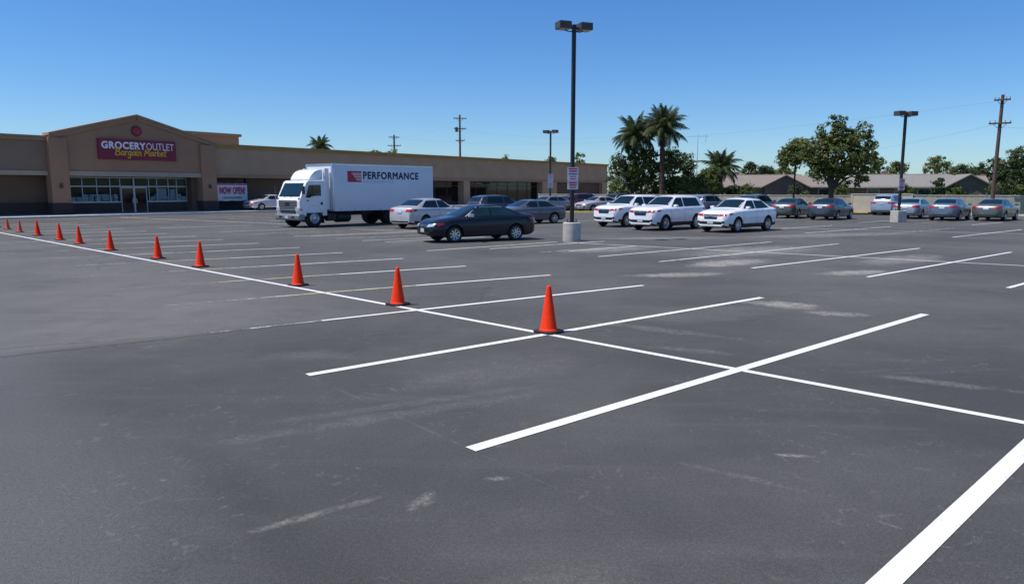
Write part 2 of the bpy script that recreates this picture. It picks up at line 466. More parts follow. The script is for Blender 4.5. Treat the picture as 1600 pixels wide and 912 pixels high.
class MB:
    def __init__(s):
        s.v = []
        s.f = []

    def add(s, vs, fs):
        o = len(s.v)
        s.v += [tuple(p) for p in vs]
        s.f += [tuple(i + o for i in f) for f in fs]
        return s

    def box(s, x0, x1, y0, y1, z0, z1):
        return s.add([(x0, y0, z0), (x1, y0, z0), (x1, y1, z0), (x0, y1, z0), (x0, y0, z1), (x1, y0, z1), (x1, y1, z1), (x0, y1, z1)],
                     [(0, 3, 2, 1), (4, 5, 6, 7), (0, 1, 5, 4), (1, 2, 6, 5), (2, 3, 7, 6), (3, 0, 4, 7)])

    def prism(s, poly, a0, a1, axis='y'):
        """poly in the plane across axis; axis y -> (x,z), axis z -> (x,y), axis x -> (y,z)"""
        n = len(poly)

        def P(p, a):
            return (p[0], a, p[1]) if axis == 'y' else ((p[0], p[1], a) if axis == 'z' else (a, p[0], p[1]))
        vs = [P(p, a0) for p in poly] + [P(p, a1) for p in poly]
        fs = [tuple(range(n)), tuple(range(2 * n - 1, n - 1, -1))]
        fs += [(i, i + n, (i + 1) % n + n, (i + 1) % n) for i in range(n)]
        return s.add(vs, fs)

    def lathe(s, prof, n=24, c=(0, 0, 0), axis='z', caps=True):
        vs = []
        for (r, h) in prof:
            for k in range(n):
                a = 2 * math.pi * k / n
                x, y = r * math.cos(a), r * math.sin(a)
                vs.append((c[0] + x, c[1] + y, c[2] + h) if axis == 'z' else ((c[0] + x, c[1] + h, c[2] + y) if axis == 'y' else (c[0] + h, c[1] + x, c[2] + y)))
        fs = []
        for i in range(len(prof) - 1):
            for k in range(n):
                k2 = (k + 1) % n
                fs.append((i * n + k, i * n + k2, (i + 1) * n + k2, (i + 1) * n + k))
        if caps:
            fs.append(tuple(range(n - 1, -1, -1)))
            fs.append(tuple((len(prof) - 1) * n + k for k in range(n)))
        return s.add(vs, fs)

    def tube(s, path, rad, n=8):
        path = [Vector(p) for p in path]
        if not hasattr(rad, '__len__'):
            rad = [rad] * len(path)
        vs, fs = [], []
        for i, p in enumerate(path):
            t = (path[min(i + 1, len(path) - 1)] - path[max(i - 1, 0)]).normalized()
            u = t.cross(Vector((0.31, 0.17, 0.93)))
            if u.length < 0.05:
                u = t.cross(Vector((1, 0, 0)))
            u.normalize()
            w = t.cross(u)
            for k in range(n):
                a = 2 * math.pi * k / n
                vs.append(p + (u * math.cos(a) + w * math.sin(a)) * rad[i])
        for i in range(len(path) - 1):
            for k in range(n):
                k2 = (k + 1) % n
                fs.append((i * n + k, i * n + k2, (i + 1) * n + k2, (i + 1) * n + k))
        fs.append(tuple(range(n - 1, -1, -1)))
        fs.append(tuple((len(path) - 1) * n + k for k in range(n)))
        return s.add(vs, fs)

    def mesh(s, name='mesh', bevel=0.0, smooth=None, segs=2, fix=True):
        me = bpy.data.meshes.new(name)
        me.from_pydata(s.v, [], s.f)
        if fix or bevel:
            bm = bmesh.new()
            bm.from_mesh(me)
            if fix:
                bmesh.ops.recalc_face_normals(bm, faces=bm.faces)
            if bevel:
                es = [e for e in bm.edges if len(e.link_faces) == 2 and e.calc_face_angle(0) > 0.45]
                bmesh.ops.bevel(bm, geom=es, offset=bevel, segments=segs, profile=0.6, affect='EDGES', clamp_overlap=True)
            bm.to_mesh(me)
            bm.free()
        if smooth is not None:
            me.polygons.foreach_set('use_smooth', [True] * len(me.polygons))
            me.set_sharp_from_angle(angle=R(smooth))
        me.update()
        return me


def link(name, me, m=None, parent=None, kind=None):
    o = bpy.data.objects.new(name, me)
    col.objects.link(o)
    if m is not None:
        if len(me.materials) == 0:
            me.materials.append(m)
        else:
            o.material_slots[0].link = 'OBJECT'
            o.material_slots[0].material = m
    if parent is not None:
        o.parent = parent
    if kind:
        o['kind'] = kind
    return o


def part(name, mb, m, parent=None, bevel=0.0, smooth=None, kind=None, segs=2):
    return link(name, mb.mesh(name, bevel, smooth, segs), m, parent, kind)


def tag(o, label, cat, group=None):
    o['label'] = label
    o['category'] = cat
    if group:
        o['group'] = group
    return o


def thing(name, label, cat, loc=(0, 0, 0), rz=0.0, group=None):
    o = bpy.data.objects.new(name, None)
    o.empty_display_size = 0.2
    col.objects.link(o)
    o.location = loc
    o.rotation_euler = (0, 0, rz)
    return tag(o, label, cat, group)


def copy_tree(o, parent=None):
    c = o.copy()
    col.objects.link(c)
    if parent is not None:
        c.parent = parent
    for ch in o.children:
        copy_tree(ch, c)
    return c


def text_mesh(body, width, height, spacing=1.0, shear=0.0):
    """flat lettering in the XY plane, lower left corner at 0,0, fitted to width x height"""
    cu = bpy.data.curves.new('lettering', 'FONT')
    cu.body = body
    cu.size = 1.0
    cu.space_character = spacing
    cu.shear = shear
    cu.resolution_u = 3
    ob = bpy.data.objects.new('lettering_source', cu)
    col.objects.link(ob)
    dg = bpy.context.evaluated_depsgraph_get()
    dg.update()
    me = bpy.data.meshes.new_from_object(ob.evaluated_get(dg))
    bpy.data.objects.remove(ob)
    bpy.data.curves.remove(cu)
    n = len(me.vertices)
    a = np.empty(n * 3)
    me.vertices.foreach_get('co', a)
    a = a.reshape(-1, 3)
    lo, hi = a.min(0), a.max(0)
    a[:, 0] = (a[:, 0] - lo[0]) * width / (hi[0] - lo[0])
    a[:, 1] = (a[:, 1] - lo[1]) * height / (hi[1] - lo[1])
    fs = [tuple(p.vertices) for p in me.polygons]
    bpy.data.meshes.remove(me)
    return a, fs


def lettering(name, body, m, parent, origin, right, up, width, height, bold=0.0, spacing=1.0, shear=0.0):
    """bold = stroke thickening in metres, built from slightly shifted layers"""
    a, fs = text_mesh(body, width - 2 * bold, height - 2 * bold, spacing, shear)
    o, r, u = np.array(origin, float), np.array(right, float), np.array(up, float)
    nrm = np.cross(r, u)
    mb = MB()
    if bold > 0:
        shifts = [(0, 0), (-bold, 0), (bold, 0), (0, bold), (0, -bold), (-bold * .7, -bold * .7), (bold * .7, bold * .7), (bold * .7, -bold * .7), (-bold * .7, bold * .7)]
    else:
        shifts = [(0, 0)]
    for k, (dx, dy) in enumerate(shifts):
        p = o + (a[:, :1] + bold + dx) * r + (a[:, 1:2] + bold + dy) * u + nrm * (.004 + .0008 * k)
        mb.add(p.tolist(), fs)
    return link(name, mb.mesh(name, fix=False), m, parent)


def strokes(mb, glyphs, origin, right, up, scale, width, nrm, depth=0.02):
    """handwritten strokes as thick ribbons; glyphs = list of polylines in units"""
    o, r, u, n = Vector(origin), Vector(right), Vector(up), Vector(nrm)
    for line in glyphs:
        pts = [Vector((p[0], p[1])) * scale for p in line]
        for i in range(len(pts) - 1):
            a, b = pts[i], pts[i + 1]
            d = (b - a)
            if d.length < 1e-6:
                continue
            d.normalize()
            q = Vector((-d.y, d.x)) * width / 2
            e = d * width * 0.35
            c4 = [a - e + q, b + e + q, b + e - q, a - e - q]
            dz = 0.0006 * (i % 5)
            vs = [o + r * c.x + u * c.y + n * dz for c in c4] + [o + r * c.x + u * c.y + n * (depth + dz) for c in c4]
            mb.add(vs, [(0, 1, 2, 3), (7, 6, 5, 4), (0, 4, 5, 1), (1, 5, 6, 2), (2, 6, 7, 3), (3, 7, 4, 0)])


# ------------------------------------------------------------------ ground
terrain = part('terrain', MB().add([(-3000, -600, -0.06), (3000, -600, -0.06), (3000, 4500, -0.06), (-3000, 4500, -0.06)], [(0, 1, 2, 3)]), M['dirt'], kind='structure')
lot = part('parking_lot', MB().add([(-160, -60, 0), (130, -60, 0), (130, -3, 0), (7, 84, 0), (26, 122, 0), (-160, 122, 0)], [(0, 1, 2, 3, 4, 5)]), asphalt, kind='structure')


def stripe(a, b, w, m, z=0.006, name='stall_line'):
    a, b = Vector((a[0], a[1])), Vector((b[0], b[1]))
    d = (b - a).normalized()
    q = Vector((-d.y, d.x)) * w / 2
    vs = [(*(a + q), z), (*(a - q), z), (*(b - q), z), (*(b + q), z)]
    return part(name, MB().add(vs, [(0, 1, 2, 3)]), m, lot)


D1 = Vector((0.7112, -0.7029))
P0 = Vector((0.5, 10.26))


def pk(k):
    return P0 - D1 * 3.0 * k


stripe(pk(-3.1), pk(13.2), 0.105, paint_new, 0.004, 'spine_line')
stripe((0.93, 2.62), (4.82, 6.27), 0.135, paint_new)
stripe((4.72, 6.18), (9.0, 10.1), 0.135, paint_new)
stripe((-0.33, 5.58), (6.85, 11.93), 0.13, paint_new)
stripe((-2.28, 7.93), (4.78, 13.81), 0.12, paint_new)
stripe((-1.75, 12.26), (2.83, 15.60), 0.11, paint_new)
stripe((-3.0, 11.33), (-1.75, 12.26), 0.10, paint_mid)
stripe((-3.9, 10.67), (-3.0, 11.33), 0.09, paint_old)
stripe((-4.35, 10.34), (-3.9, 10.67), 0.09, paint_fade)
for k in range(2, 16):
    c = pk(k)
    rv, lv = Vector((4.72, 3.05)), Vector((-2.65, -1.85))
    j = random.uniform(-0.15, 0.2)
    stripe(c + rv * 0.36, c + rv * (1 + j * 0.15), 0.105, paint_new if k < 4 else paint_mid)
    stripe(c + rv * 0.0, c + rv * 0.36, 0.10, paint_yel)
    if k < 11:
        stripe(c + lv * 0.02, c + lv * 0.30, 0.085, paint_yel if k < 4 else paint_old)
        stripe(c + lv * 0.30, c + lv * 0.62, 0.08, paint_old if k in (2, 5, 6) else paint_fade)
        stripe(c + lv * 0.62, c + lv * (0.95 + j), 0.08, paint_fade)
# second double row, through the tall lamp
D2 = Vector((0.80, -0.60))
Q0 = Vector((2.41, 28.30))
stripe(Q0 - D2 * 0.5, Q0 + D2 * 22, 0.10, paint_mid, 0.004, 'spine_line')
RV2 = Vector((0.765, 0.644))
for (a, b, m) in [((8.39, 17.11), (16.48, 24.03), paint_new), ((6.31, 19.09), (14.33, 25.61), paint_new), ((4.21, 20.8), (12.42, 27.75), paint_mid),
                  ((2.66, 22.41), (10.22, 28.77), paint_mid), ((-0.78, 25.34), (3.71, 29.13), paint_mid), ((-2.87, 24.54), (1.77, 28.77), paint_mid),
                  ((10.42, 15.19), (18.6, 22.2), paint_new), ((0.9, 23.9), (2.0, 24.9), paint_old), ((1.9, 24.4), (4.6, 26.7), paint_mid)]:
    stripe(a, b, 0.10, m)
for k in range(1, 9):
    c = Q0 - D2 * (2.9 * k + 1.2) + Vector((-0.6, 0.9))
    stripe(c - RV2 * 4.6, c + RV2 * (0.4 if k % 3 else 2.0), 0.10, paint_mid if k % 2 else paint_old)
# third double row by the parked cars
Q3 = Vector((11.5, 41.2))
D3 = Vector((0.865, -0.50))
stripe(Q3 - D3 * 2, Q3 + D3 * 32, 0.10, paint_mid, 0.004, 'spine_line')
for k in range(0, 10):
    c = Q3 + D3 * (3.0 * k + 1.0)
    stripe(c - RV2 * (4.8 if k not in (0, 1) else 1.0), c + RV2 * 4.6, 0.10, paint_mid if k % 3 else paint_old)
for k in range(0, 9):
    c = Vector((17.2, 53.0)) + D3 * (3.0 * k)
    stripe(c - RV2 * 4.4, c + RV2 * 1.0, 0.10, paint_mid if k % 2 else paint_old)
# rows in front of the shop
for k in range(0, 12):
    c = Vector((-25.5, 55.0)) + Vector((0.62, 0.785)) * 0 + Vector((1.9, -1.35)) * k
    stripe(c, c + Vector((3.3, 3.6)), 0.10, paint_mid if k % 2 else paint_old)
stripe((-29.0, 54.3), (-12.6, 43.2), 0.13, paint_mid, 0.004, 'spine_line')
stripe((-8.4, 38.2), (-1.0, 34.6), 0.10, paint_mid)
for k in range(0, 5):
    c = Vector((-10.4, 33.8)) + Vector((1.45, -1.45)) * k
    stripe(c, c + Vector((4.6, 3.3)), 0.10, paint_mid if k % 2 else paint_old)
stripe((3.6, 47.5), (9.5, 52.5), 0.10, paint_mid)
# ------------------------------------------------------------------ shop
UA = R(52.3)
C0 = (-35.24, 50.42, 0)
shop = thing('store_building', 'long tan stucco supermarket with gabled entrance and dark recessed shopfront', 'store', C0, UA)
walk_root = bpy.data.objects.new('sidewalk', None)
col.objects.link(walk_root)
walk_root.location = C0
walk_root.rotation_euler = (0, 0, UA)
walk_root['kind'] = 'structure'
part('paving', MB().box(-30, 89, 0.152, 7.2, -0.05, 0.13), M['paving'], walk_root)
for k in range(-10, 30):
    part('kerb_stone', MB().box(k * 3 + 0.01, k * 3 + 2.99, 0.0, 0.15, -0.05, 0.145), M['kerb_yellow'] if k in (9, 10, 26, 27, 28) else M['kerb'], walk_root, bevel=0.02)
# local frame: x along the facade to the right, -y towards the lot
F = 3.6
# upper walls
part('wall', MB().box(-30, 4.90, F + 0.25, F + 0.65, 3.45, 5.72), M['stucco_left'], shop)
part('wall', MB().box(18.1, 88.5, F + 0.25, F + 0.65, 3.42, 5.80), M['stucco_grey'], shop)
for (x0, x1, zt, m) in [(-30, 4.70, 5.72, 'trim'), (18.25, 88.6, 5.80, 'ochre')]:
    mb = MB().box(x0, x1, F + 0.10, F + 0.80, zt + 0.002, zt + 0.22)
    mb.box(x0, x1, F + 0.0, F + 0.90, zt + 0.222, zt + 0.36)
    part('cornice', mb, M[m], shop)
for (x0, x1, m) in [(-30, 4.62, 'trim_pale'), (18.35, 88.5, 'trim')]:
    part('lintel', MB().box(x0, x1, F + 0.16, F + 0.70, 3.12, 3.42 if x0 > 0 else 3.45), M[m], shop)
# gable
gp_ = [(5.0, 3.47), (18.1, 3.47), (18.1, 6.15), (11.42, 7.92), (5.0, 6.15)]
part('gable_wall', MB().prism(gp_, F, F + 0.6), M['stucco'], shop)
for (a, b) in [((4.72, 6.16), (11.42, 8.0)), ((11.42, 8.0), (18.42, 6.10))]:
    mb = MB()
    mb.prism([(a[0], a[1] - 0.02), (b[0], b[1] - 0.02), (b[0], b[1] + 0.16), (a[0], a[1] + 0.16)], F - 0.28, F + 0.9)
    mb.prism([(a[0] + 0.05, a[1] - 0.30), (b[0], b[1] - 0.30), (b[0], b[1] - 0.022), (a[0] + 0.05, a[1] - 0.022)], F - 0.14, F + 0.7)
    part('gable_cornice', mb, M['trim'], shop)
part('entrance_lintel', MB().box(5.96, 16.84, F - 0.10, F + 0.66, 3.10, 3.47), M['trim_pale'], shop)
for (x0, x1) in [(4.66, 5.96), (16.84, 18.24)]:
    p = part('pier', MB().box(x0, x1, F - 0.22, F + 0.75, 1.02, 5.95), M['stucco'], shop)
    part('pier_base', MB().box(x0 - 0.06, x1 + 0.06, F - 0.30, F + 0.80, 0.13, 1.02), M['wains'], shop, bevel=0.03)
    part('wall_lamp', MB().box((x0 + x1) / 2 - 0.1, (x0 + x1) / 2 + 0.1, F - 0.36, F - 0.222, 2.15, 2.5), M['bronze_box'], p, bevel=0.03)
# raised parapet behind the gable
part('parapet', MB().box(10.0, 22.3, F + 2.4, F + 9.0, 5.6, 7.05), M['stucco'], shop)
part('parapet_coping', MB().box(9.8, 22.5, F + 2.2, F + 9.2, 7.052, 7.30), M['trim'], shop)
# roof, back and ends
part('roof', MB().box(-30, 88.3, F + 0.66, F + 34, 5.35, 5.55), M['roofing'], shop)
part('wall', MB().box(-30, 88.5, F + 34.0, F + 34.4, -0.05, 5.8), M['stucco_grey'], shop)
part('wall', MB().box(88.1, 88.5, F + 0.66, F + 33.99, -0.05, 5.8), M['stucco_grey'], shop)
part('soffit', MB().box(-30, 88.0, F + 0.71, F + 3.2, 3.20, 3.30), M['soffit'], shop)
# recessed ground floor walls
BW = F + 1.3
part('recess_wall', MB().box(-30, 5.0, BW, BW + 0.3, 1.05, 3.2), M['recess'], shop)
part('wainscot', MB().box(-30, 5.0, BW - 0.06, BW + 0.3, 0.13, 1.048), M['wains'], shop)
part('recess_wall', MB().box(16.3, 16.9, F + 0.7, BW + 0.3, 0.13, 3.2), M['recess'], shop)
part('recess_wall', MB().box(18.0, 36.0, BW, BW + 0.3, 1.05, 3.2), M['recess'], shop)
part('wainscot', MB().box(18.0, 36.0, BW - 0.06, BW + 0.3, 0.13, 1.048), M['wains'], shop)
for (x0, x1) in [(36, 37.2), (52.5, 53.7), (69.9, 73.6)]:
    part('pier', MB().box(x0, x1, F + 0.22, BW + 0.3, 0.13, 3.12), M['stucco_grey'], shop)
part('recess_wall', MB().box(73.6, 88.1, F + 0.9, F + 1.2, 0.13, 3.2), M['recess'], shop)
part('pilaster', MB().box(86.9, 88.5, F + 0.24, F + 0.89, 0.13, 3.12), M['stucco_grey'], shop)


def shopfront(x0, x1, cuts, glass, z0, zt, z1, door=None, dark=False):
    y = BW
    fr = M['mullion'] if not dark else M['bronze_box']
    for (a, b) in [(z0 - 0.05, z0 + 0.05), (zt - 0.045, zt + 0.045), (z1 - 0.05, z1 + 0.05)]:
        part('transom', MB().box(x0, x1, y - 0.05, y + 0.06, a, b), fr, shop)
    xs = [x0] + cuts + [x1]
    for x in xs:
        part('mullion', MB().box(x - 0.026, x + 0.026, y - 0.062, y + 0.058, z0 - 0.04, z1 + 0.04), fr, shop)
    for a, b in zip(xs[:-1], xs[1:]):
        for (p, q) in [(z0 + 0.05, zt - 0.045), (zt + 0.045, z1 - 0.05)]:
            part('window_pane', MB().box(a + 0.027, b - 0.027, y - 0.006, y + 0.006, p, q), glass, shop)
    part('bulkhead', MB().box(x0, x1, y - 0.04, y + 0.2, 0.13, z0 - 0.052), M['wains'], shop)
    # room behind the glass
    mb = MB()
    mb.add([(x0, y + 0.1, z0 - 0.06), (x1, y + 0.1, z0 - 0.06), (x1, y + 2.2, z0 - 0.06), (x0, y + 2.2, z0 - 0.06)], [(0, 1, 2, 3)])
    mb.add([(x0, y + 2.2, 0), (x1, y + 2.2, 0), (x1, y + 2.2, 3.2), (x0, y + 2.2, 3.2)], [(0, 1, 2, 3)])
    part('interior_wall', mb, M['interior'], shop)


shopfront(5.98, 16.1, [7.4, 8.5, 9.55, 10.35, 11.45, 12.75, 13.45, 14.45, 15.2], M['pane'], 1.02, 2.30, 3.02)
shopfront(37.2, 52.5, [39.4, 41.6, 43.8, 46.0, 48.2, 50.4], M['dark_pane'], 0.5, 2.5, 3.05, dark=True)
shopfront(53.7, 69.9, [56, 58.3, 60.6, 62.9, 65.2, 67.5], M['dark_pane'], 0.5, 2.5, 3.05, dark=True)
part('recess_wall', MB().box(16.1, 16.3, BW, BW + 0.3, 0.13, 3.2), M['recess'], shop)
# entrance door leaves
for x0 in (10.37, 11.47):
    d = part('door', MB().box(x0, x0 + 0.06, BW - 0.12, BW - 0.07, 0.14, 2.25).box(x0 + 1.0, x0 + 1.06, BW - 0.12, BW - 0.07, 0.14, 2.25)
             .box(x0, x0 + 1.06, BW - 0.118, BW - 0.072, 2.16, 2.25), M['mullion'], shop)
    part('kick_plate', MB().box(x0 + .062, x0 + .998, BW - 0.118, BW - 0.072, 0.14, 0.36), M['bronze'], d)
    part('door_pane', MB().box(x0 + 0.062, x0 + 0.998, BW - 0.1, BW - 0.09, 0.362, 2.158), M['dark_pane'], d)
    part('door_handle', MB().tube([(x0 + (0.92 if x0 < 11 else 0.14), BW - 0.16, 0.9), (x0 + (0.92 if x0 < 11 else 0.14), BW - 0.16, 1.3)], 0.018), M['chrome'], d)
part('door_post', MB().box(11.40, 11.50, BW - 0.14, BW - 0.064, 0.14, 3.05), M['mullion'], shop)
# sacks and packs heaped behind the front windows
for a, b in [(6.1, 10.2), (12.9, 16.0)]:
    x = a
    while x < b:
        w = random.uniform(0.35, 0.6)
        for lev in range(random.choice([2, 2, 3, 3])):
            z = 1.08 + lev * 0.2
            o = part('goods_pack', MB().box(-w * 0.42, w * 0.42, -0.17, 0.17, 0, 0.19), M['goods'], None, bevel=0.06, smooth=40)
            tag(o, 'white pack of goods heaped behind the shop window glass', 'pack', 'goods heaped behind the shop windows')
            lx, ly = x + w / 2 + random.uniform(-0.05, 0.05), BW + 0.24 + random.uniform(-0.03, 0.03)
            o.location = (C0[0] + lx * math.cos(UA) - ly * math.sin(UA), C0[1] + lx * math.sin(UA) + ly * math.cos(UA), z - 0.115 + 0.1)
            o.rotation_euler = (0, 0, UA + random.uniform(-0.2, 0.2))
        x += w
for (x, w, h) in [(13.5, 0.8, 1.0), (14.6, 0.5, 0.9), (9.0, 0.5, 0.5)]:
    part('window_poster', MB().box(x, x + w, BW + 0.02, BW + 0.03, 1.15, 1.15 + h), M['banner'], shop)

# sign above the entrance
sign = thing('store_sign', 'crimson sign panel reading GROCERY OUTLET Bargain Market on the gable', 'sign', (C0[0], C0[1], 0), UA)
part('sign_panel', MB().box(8.24, 14.62, F - 0.16, F - 0.012, 4.46, 6.10), M['sign_red'], sign, bevel=0.02)
lettering('lettering', 'GROCERY', M['white'], sign, (8.50, F - 0.162, 5.30), (1, 0, 0), (0, 0, 1), 3.52, 0.60, bold=0.032, spacing=1.1)
lettering('lettering', 'OUTLET', M['white'], sign, (12.08, F - 0.162, 5.31), (1, 0, 0), (0, 0, 1), 2.36, 0.58, bold=0.0, spacing=1.0)
# handwriting "Bargain Market"
GL = {
    'B': ([[(0.1, 0), (0.2, 1.5)], [(0, 1.3), (0.4, 1.6), (0.85, 1.45), (0.8, 1.05), (0.25, 0.82)], [(0.25, 0.82), (0.9, 0.7), (0.95, 0.2), (0.5, -0.05), (0.0, 0.08)]], 1.15),
    'a': ([[(0.65, 0.75), (0.35, 0.85), (0.05, 0.5), (0.1, 0.1), (0.35, 0.02), (0.62, 0.35), (0.68, 0.85), (0.68, 0.2), (0.85, 0.0)]], 0.9),
    'r': ([[(0.1, 0.85), (0.15, 0)], [(0.15, 0.45), (0.3, 0.78), (0.58, 0.8)]], 0.65),
    'g': ([[(0.65, 0.75), (0.35, 0.85), (0.05, 0.5), (0.15, 0.1), (0.4, 0.08), (0.65, 0.45), (0.66, 0.85), (0.6, -0.4), (0.3, -0.65), (0.02, -0.4)]], 0.9),
    'i': ([[(0.1, 0.8), (0.15, 0.1), (0.32, 0.0)], [(0.1, 1.1), (0.16, 1.2)]], 0.42),
    'n': ([[(0.08, 0.85), (0.12, 0)], [(0.12, 0.4), (0.3, 0.8), (0.55, 0.75), (0.6, 0.1), (0.75, 0)]], 0.85),
    'M': ([[(0.0, 0), (0.2, 1.4), (0.55, 0.5), (0.95, 1.4), (1.1, 0)]], 1.3),
    'k': ([[(0.1, 1.5), (0.12, 0)], [(0.6, 0.85), (0.14, 0.42), (0.65, 0)]], 0.78),
    'e': ([[(0.08, 0.42), (0.55, 0.5), (0.5, 0.8), (0.25, 0.85), (0.05, 0.45), (0.2, 0.05), (0.6, 0.12)]], 0.75),
    't': ([[(0.25, 1.35), (0.22, 0.15), (0.5, 0.0)], [(0.0, 0.9), (0.55, 0.98)]], 0.6),
    ' ': ([], 0.55)}
mb = MB()
x = 0
for ch in 'Bargain Market':
    g_, adv = GL[ch]
    strokes(mb, [[(p[0] + x + 0.12 * p[1], p[1]) for p in ln] for ln in g_], (9.52, F - 0.163, 4.82), (1, 0, 0.0), (0, 0, 1), 0.372, 0.075, (0, -1, 0))
    x += adv
part('script_lettering', mb, M['yellow'], sign)
# round emblem
emb = thing('round_emblem', 'round dark red emblem disc under the gable peak', 'emblem', (C0[0], C0[1], 0), UA)
part('disc', MB().lathe([(0.43, 0), (0.43, -0.08), (0.38, -0.11)], 28, (11.40, F - 0.012, 6.82), 'y'), M['emblem'], emb, smooth=40)
part('ring', MB().lathe([(0.28, 0), (0.28, -0.03), (0.2, -0.04)], 28, (11.40, F - 0.122, 6.82), 'y'), M['logo_red'], emb, smooth=40)
part('hub', MB().lathe([(0.1, 0), (0.1, -0.03), (0.06, -0.04)], 16, (11.40, F - 0.166, 6.82), 'y'), M['banner_red'], emb, smooth=40)
# banner beside the entrance
ban = thing('banner', 'pale banner with red hand lettering hung beside the entrance pier', 'banner', (C0[0], C0[1], 0), UA)
mb = MB()
nx = 16
for i in range(nx + 1):
    x = 18.45 + 3.15 * i / nx
    y = F + 0.30 + 0.02 * math.sin(i * 1.7)
    mb.v += [(x, y, 1.0 + 0.02 * math.sin(i)), (x, y, 2.62)]
for i in range(nx):
    mb.f.append((2 * i, 2 * i + 2, 2 * i + 3, 2 * i + 1))
part('cloth', mb, M['banner'], ban, smooth=60)
lettering('lettering', 'NOW OPEN!', M['banner_red'], ban, (18.75, F + 0.262, 1.62), (1, 0, 0), (0, 0, 1), 2.6, 0.66, bold=0.02, spacing=1.08)
mb = MB()
x = 0.0
while x < 1.9:
    w = random.uniform(0.06, 0.14)
    strokes(mb, [[(x, 0), (x + w * 0.4, random.uniform(0.1, 0.18)), (x + w, random.uniform(-0.02, 0.06))]], (19.05, F + 0.258, 1.22), (1, 0, 0), (0, 0, 1), 1.0, 0.04, (0, -1, 0))
    x += w + 0.04
part('scribble', mb, M['banner_green'], ban)
part('top_rope', MB().tube([(18.26, F + 0.30, 2.66), (18.45, F + 0.30, 2.62), (21.6, F + 0.30, 2.62), (21.8, F + 0.3, 2.66)], 0.02), M['black'], ban)
part('top_border', MB().box(18.5, 21.55, F + 0.255, F + 0.262, 2.46, 2.57), M['banner_red'], ban)
part('strut', MB().box(18.45, 18.5, F + 0.33, F + 0.7, 2.6, 3.12).box(21.5, 21.55, F + 0.33, F + 0.7, 2.6, 3.12), M['black'], ban)

# ------------------------------------------------------------------ cars


def interp(tab, x):
    return float(np.interp(x, [t[0] for t in tab], [t[1] for t in tab]))


def smooth_interp(tab, x, h=0.10):
    """piecewise linear profile with its corners rounded over +-h"""
    return sum(interp(tab, x + d * h) * w for d, w in ((-1, .1), (-.5, .22), (0, .36), (.5, .22), (1, .1)))


KINDS = {
    'sedan': dict(L=4.78, W=1.82, H=1.46, wb=2.74, r=0.325, fx=1.42,
                  top=[(-2.42, .70), (-2.36, .93), (-2.22, 1.06), (-1.70, 1.10), (-0.85, 1.41), (-0.25, 1.46), (0.25, 1.43), (1.18, 1.02), (1.9, .92), (2.22, .83), (2.36, .70), (2.42, .60)],
                  belt=[(-2.4, .98), (-1.2, 1.00), (0.9, .94), (1.6, .88), (2.4, .68)],
                  ws=(1.10, .36), rw=(-1.66, -.92), side=(.86, .30, -.22, -1.42, -.93), zs=(1.01, 1.345), roofw=.585),
    'saloon': dict(L=4.66, W=1.80, H=1.49, wb=2.68, r=0.325, fx=1.38,
                   top=[(-2.36, .72), (-2.31, .98), (-2.20, 1.10), (-1.82, 1.13), (-1.12, 1.42), (-0.35, 1.49), (0.25, 1.45), (1.10, 1.04), (1.85, .93), (2.16, .83), (2.31, .70), (2.36, .60)],
                   belt=[(-2.36, 1.03), (-1.2, 1.02), (0.9, .95), (1.6, .89), (2.36, .70)],
                   ws=(1.04, .34), rw=(-1.78, -1.16), side=(.84, .29, -.24, -1.52, -1.10), zs=(1.03, 1.375), roofw=.60),
    'suv': dict(L=4.62, W=1.86, H=1.68, wb=2.68, r=0.36, fx=1.40,
                top=[(-2.34, .80), (-2.30, 1.10), (-2.22, 1.22), (-1.92, 1.58), (-1.4, 1.66), (-0.3, 1.68), (0.22, 1.64), (1.0, 1.19), (1.88, 1.13), (2.22, 1.05), (2.31, .90), (2.34, .70)],
                belt=[(-2.34, 1.10), (-1.2, 1.11), (0.9, 1.08), (1.6, 1.06), (2.34, .94)],
                ws=(.98, .28), rw=(-2.18, -1.96), side=(.80, .26, -.22, -1.72, -1.52), zs=(1.13, 1.56), roofw=.62),
    'crossover': dict(L=4.70, W=1.86, H=1.60, wb=2.70, r=0.35, fx=1.40,
                      top=[(-2.38, .76), (-2.32, 1.02), (-2.18, 1.14), (-1.80, 1.18), (-1.0, 1.54), (-0.3, 1.60), (0.22, 1.56), (1.08, 1.12), (1.88, 1.04), (2.20, .96), (2.33, .82), (2.38, .66)],
                      belt=[(-2.38, 1.06), (-1.2, 1.08), (0.9, 1.03), (1.6, .99), (2.38, .84)],
                      ws=(1.02, .30), rw=(-1.74, -1.06), side=(.80, .28, -.22, -1.48, -1.02), zs=(1.10, 1.47), roofw=.60),
}
CARLIB = {}
BODYTREE = {}


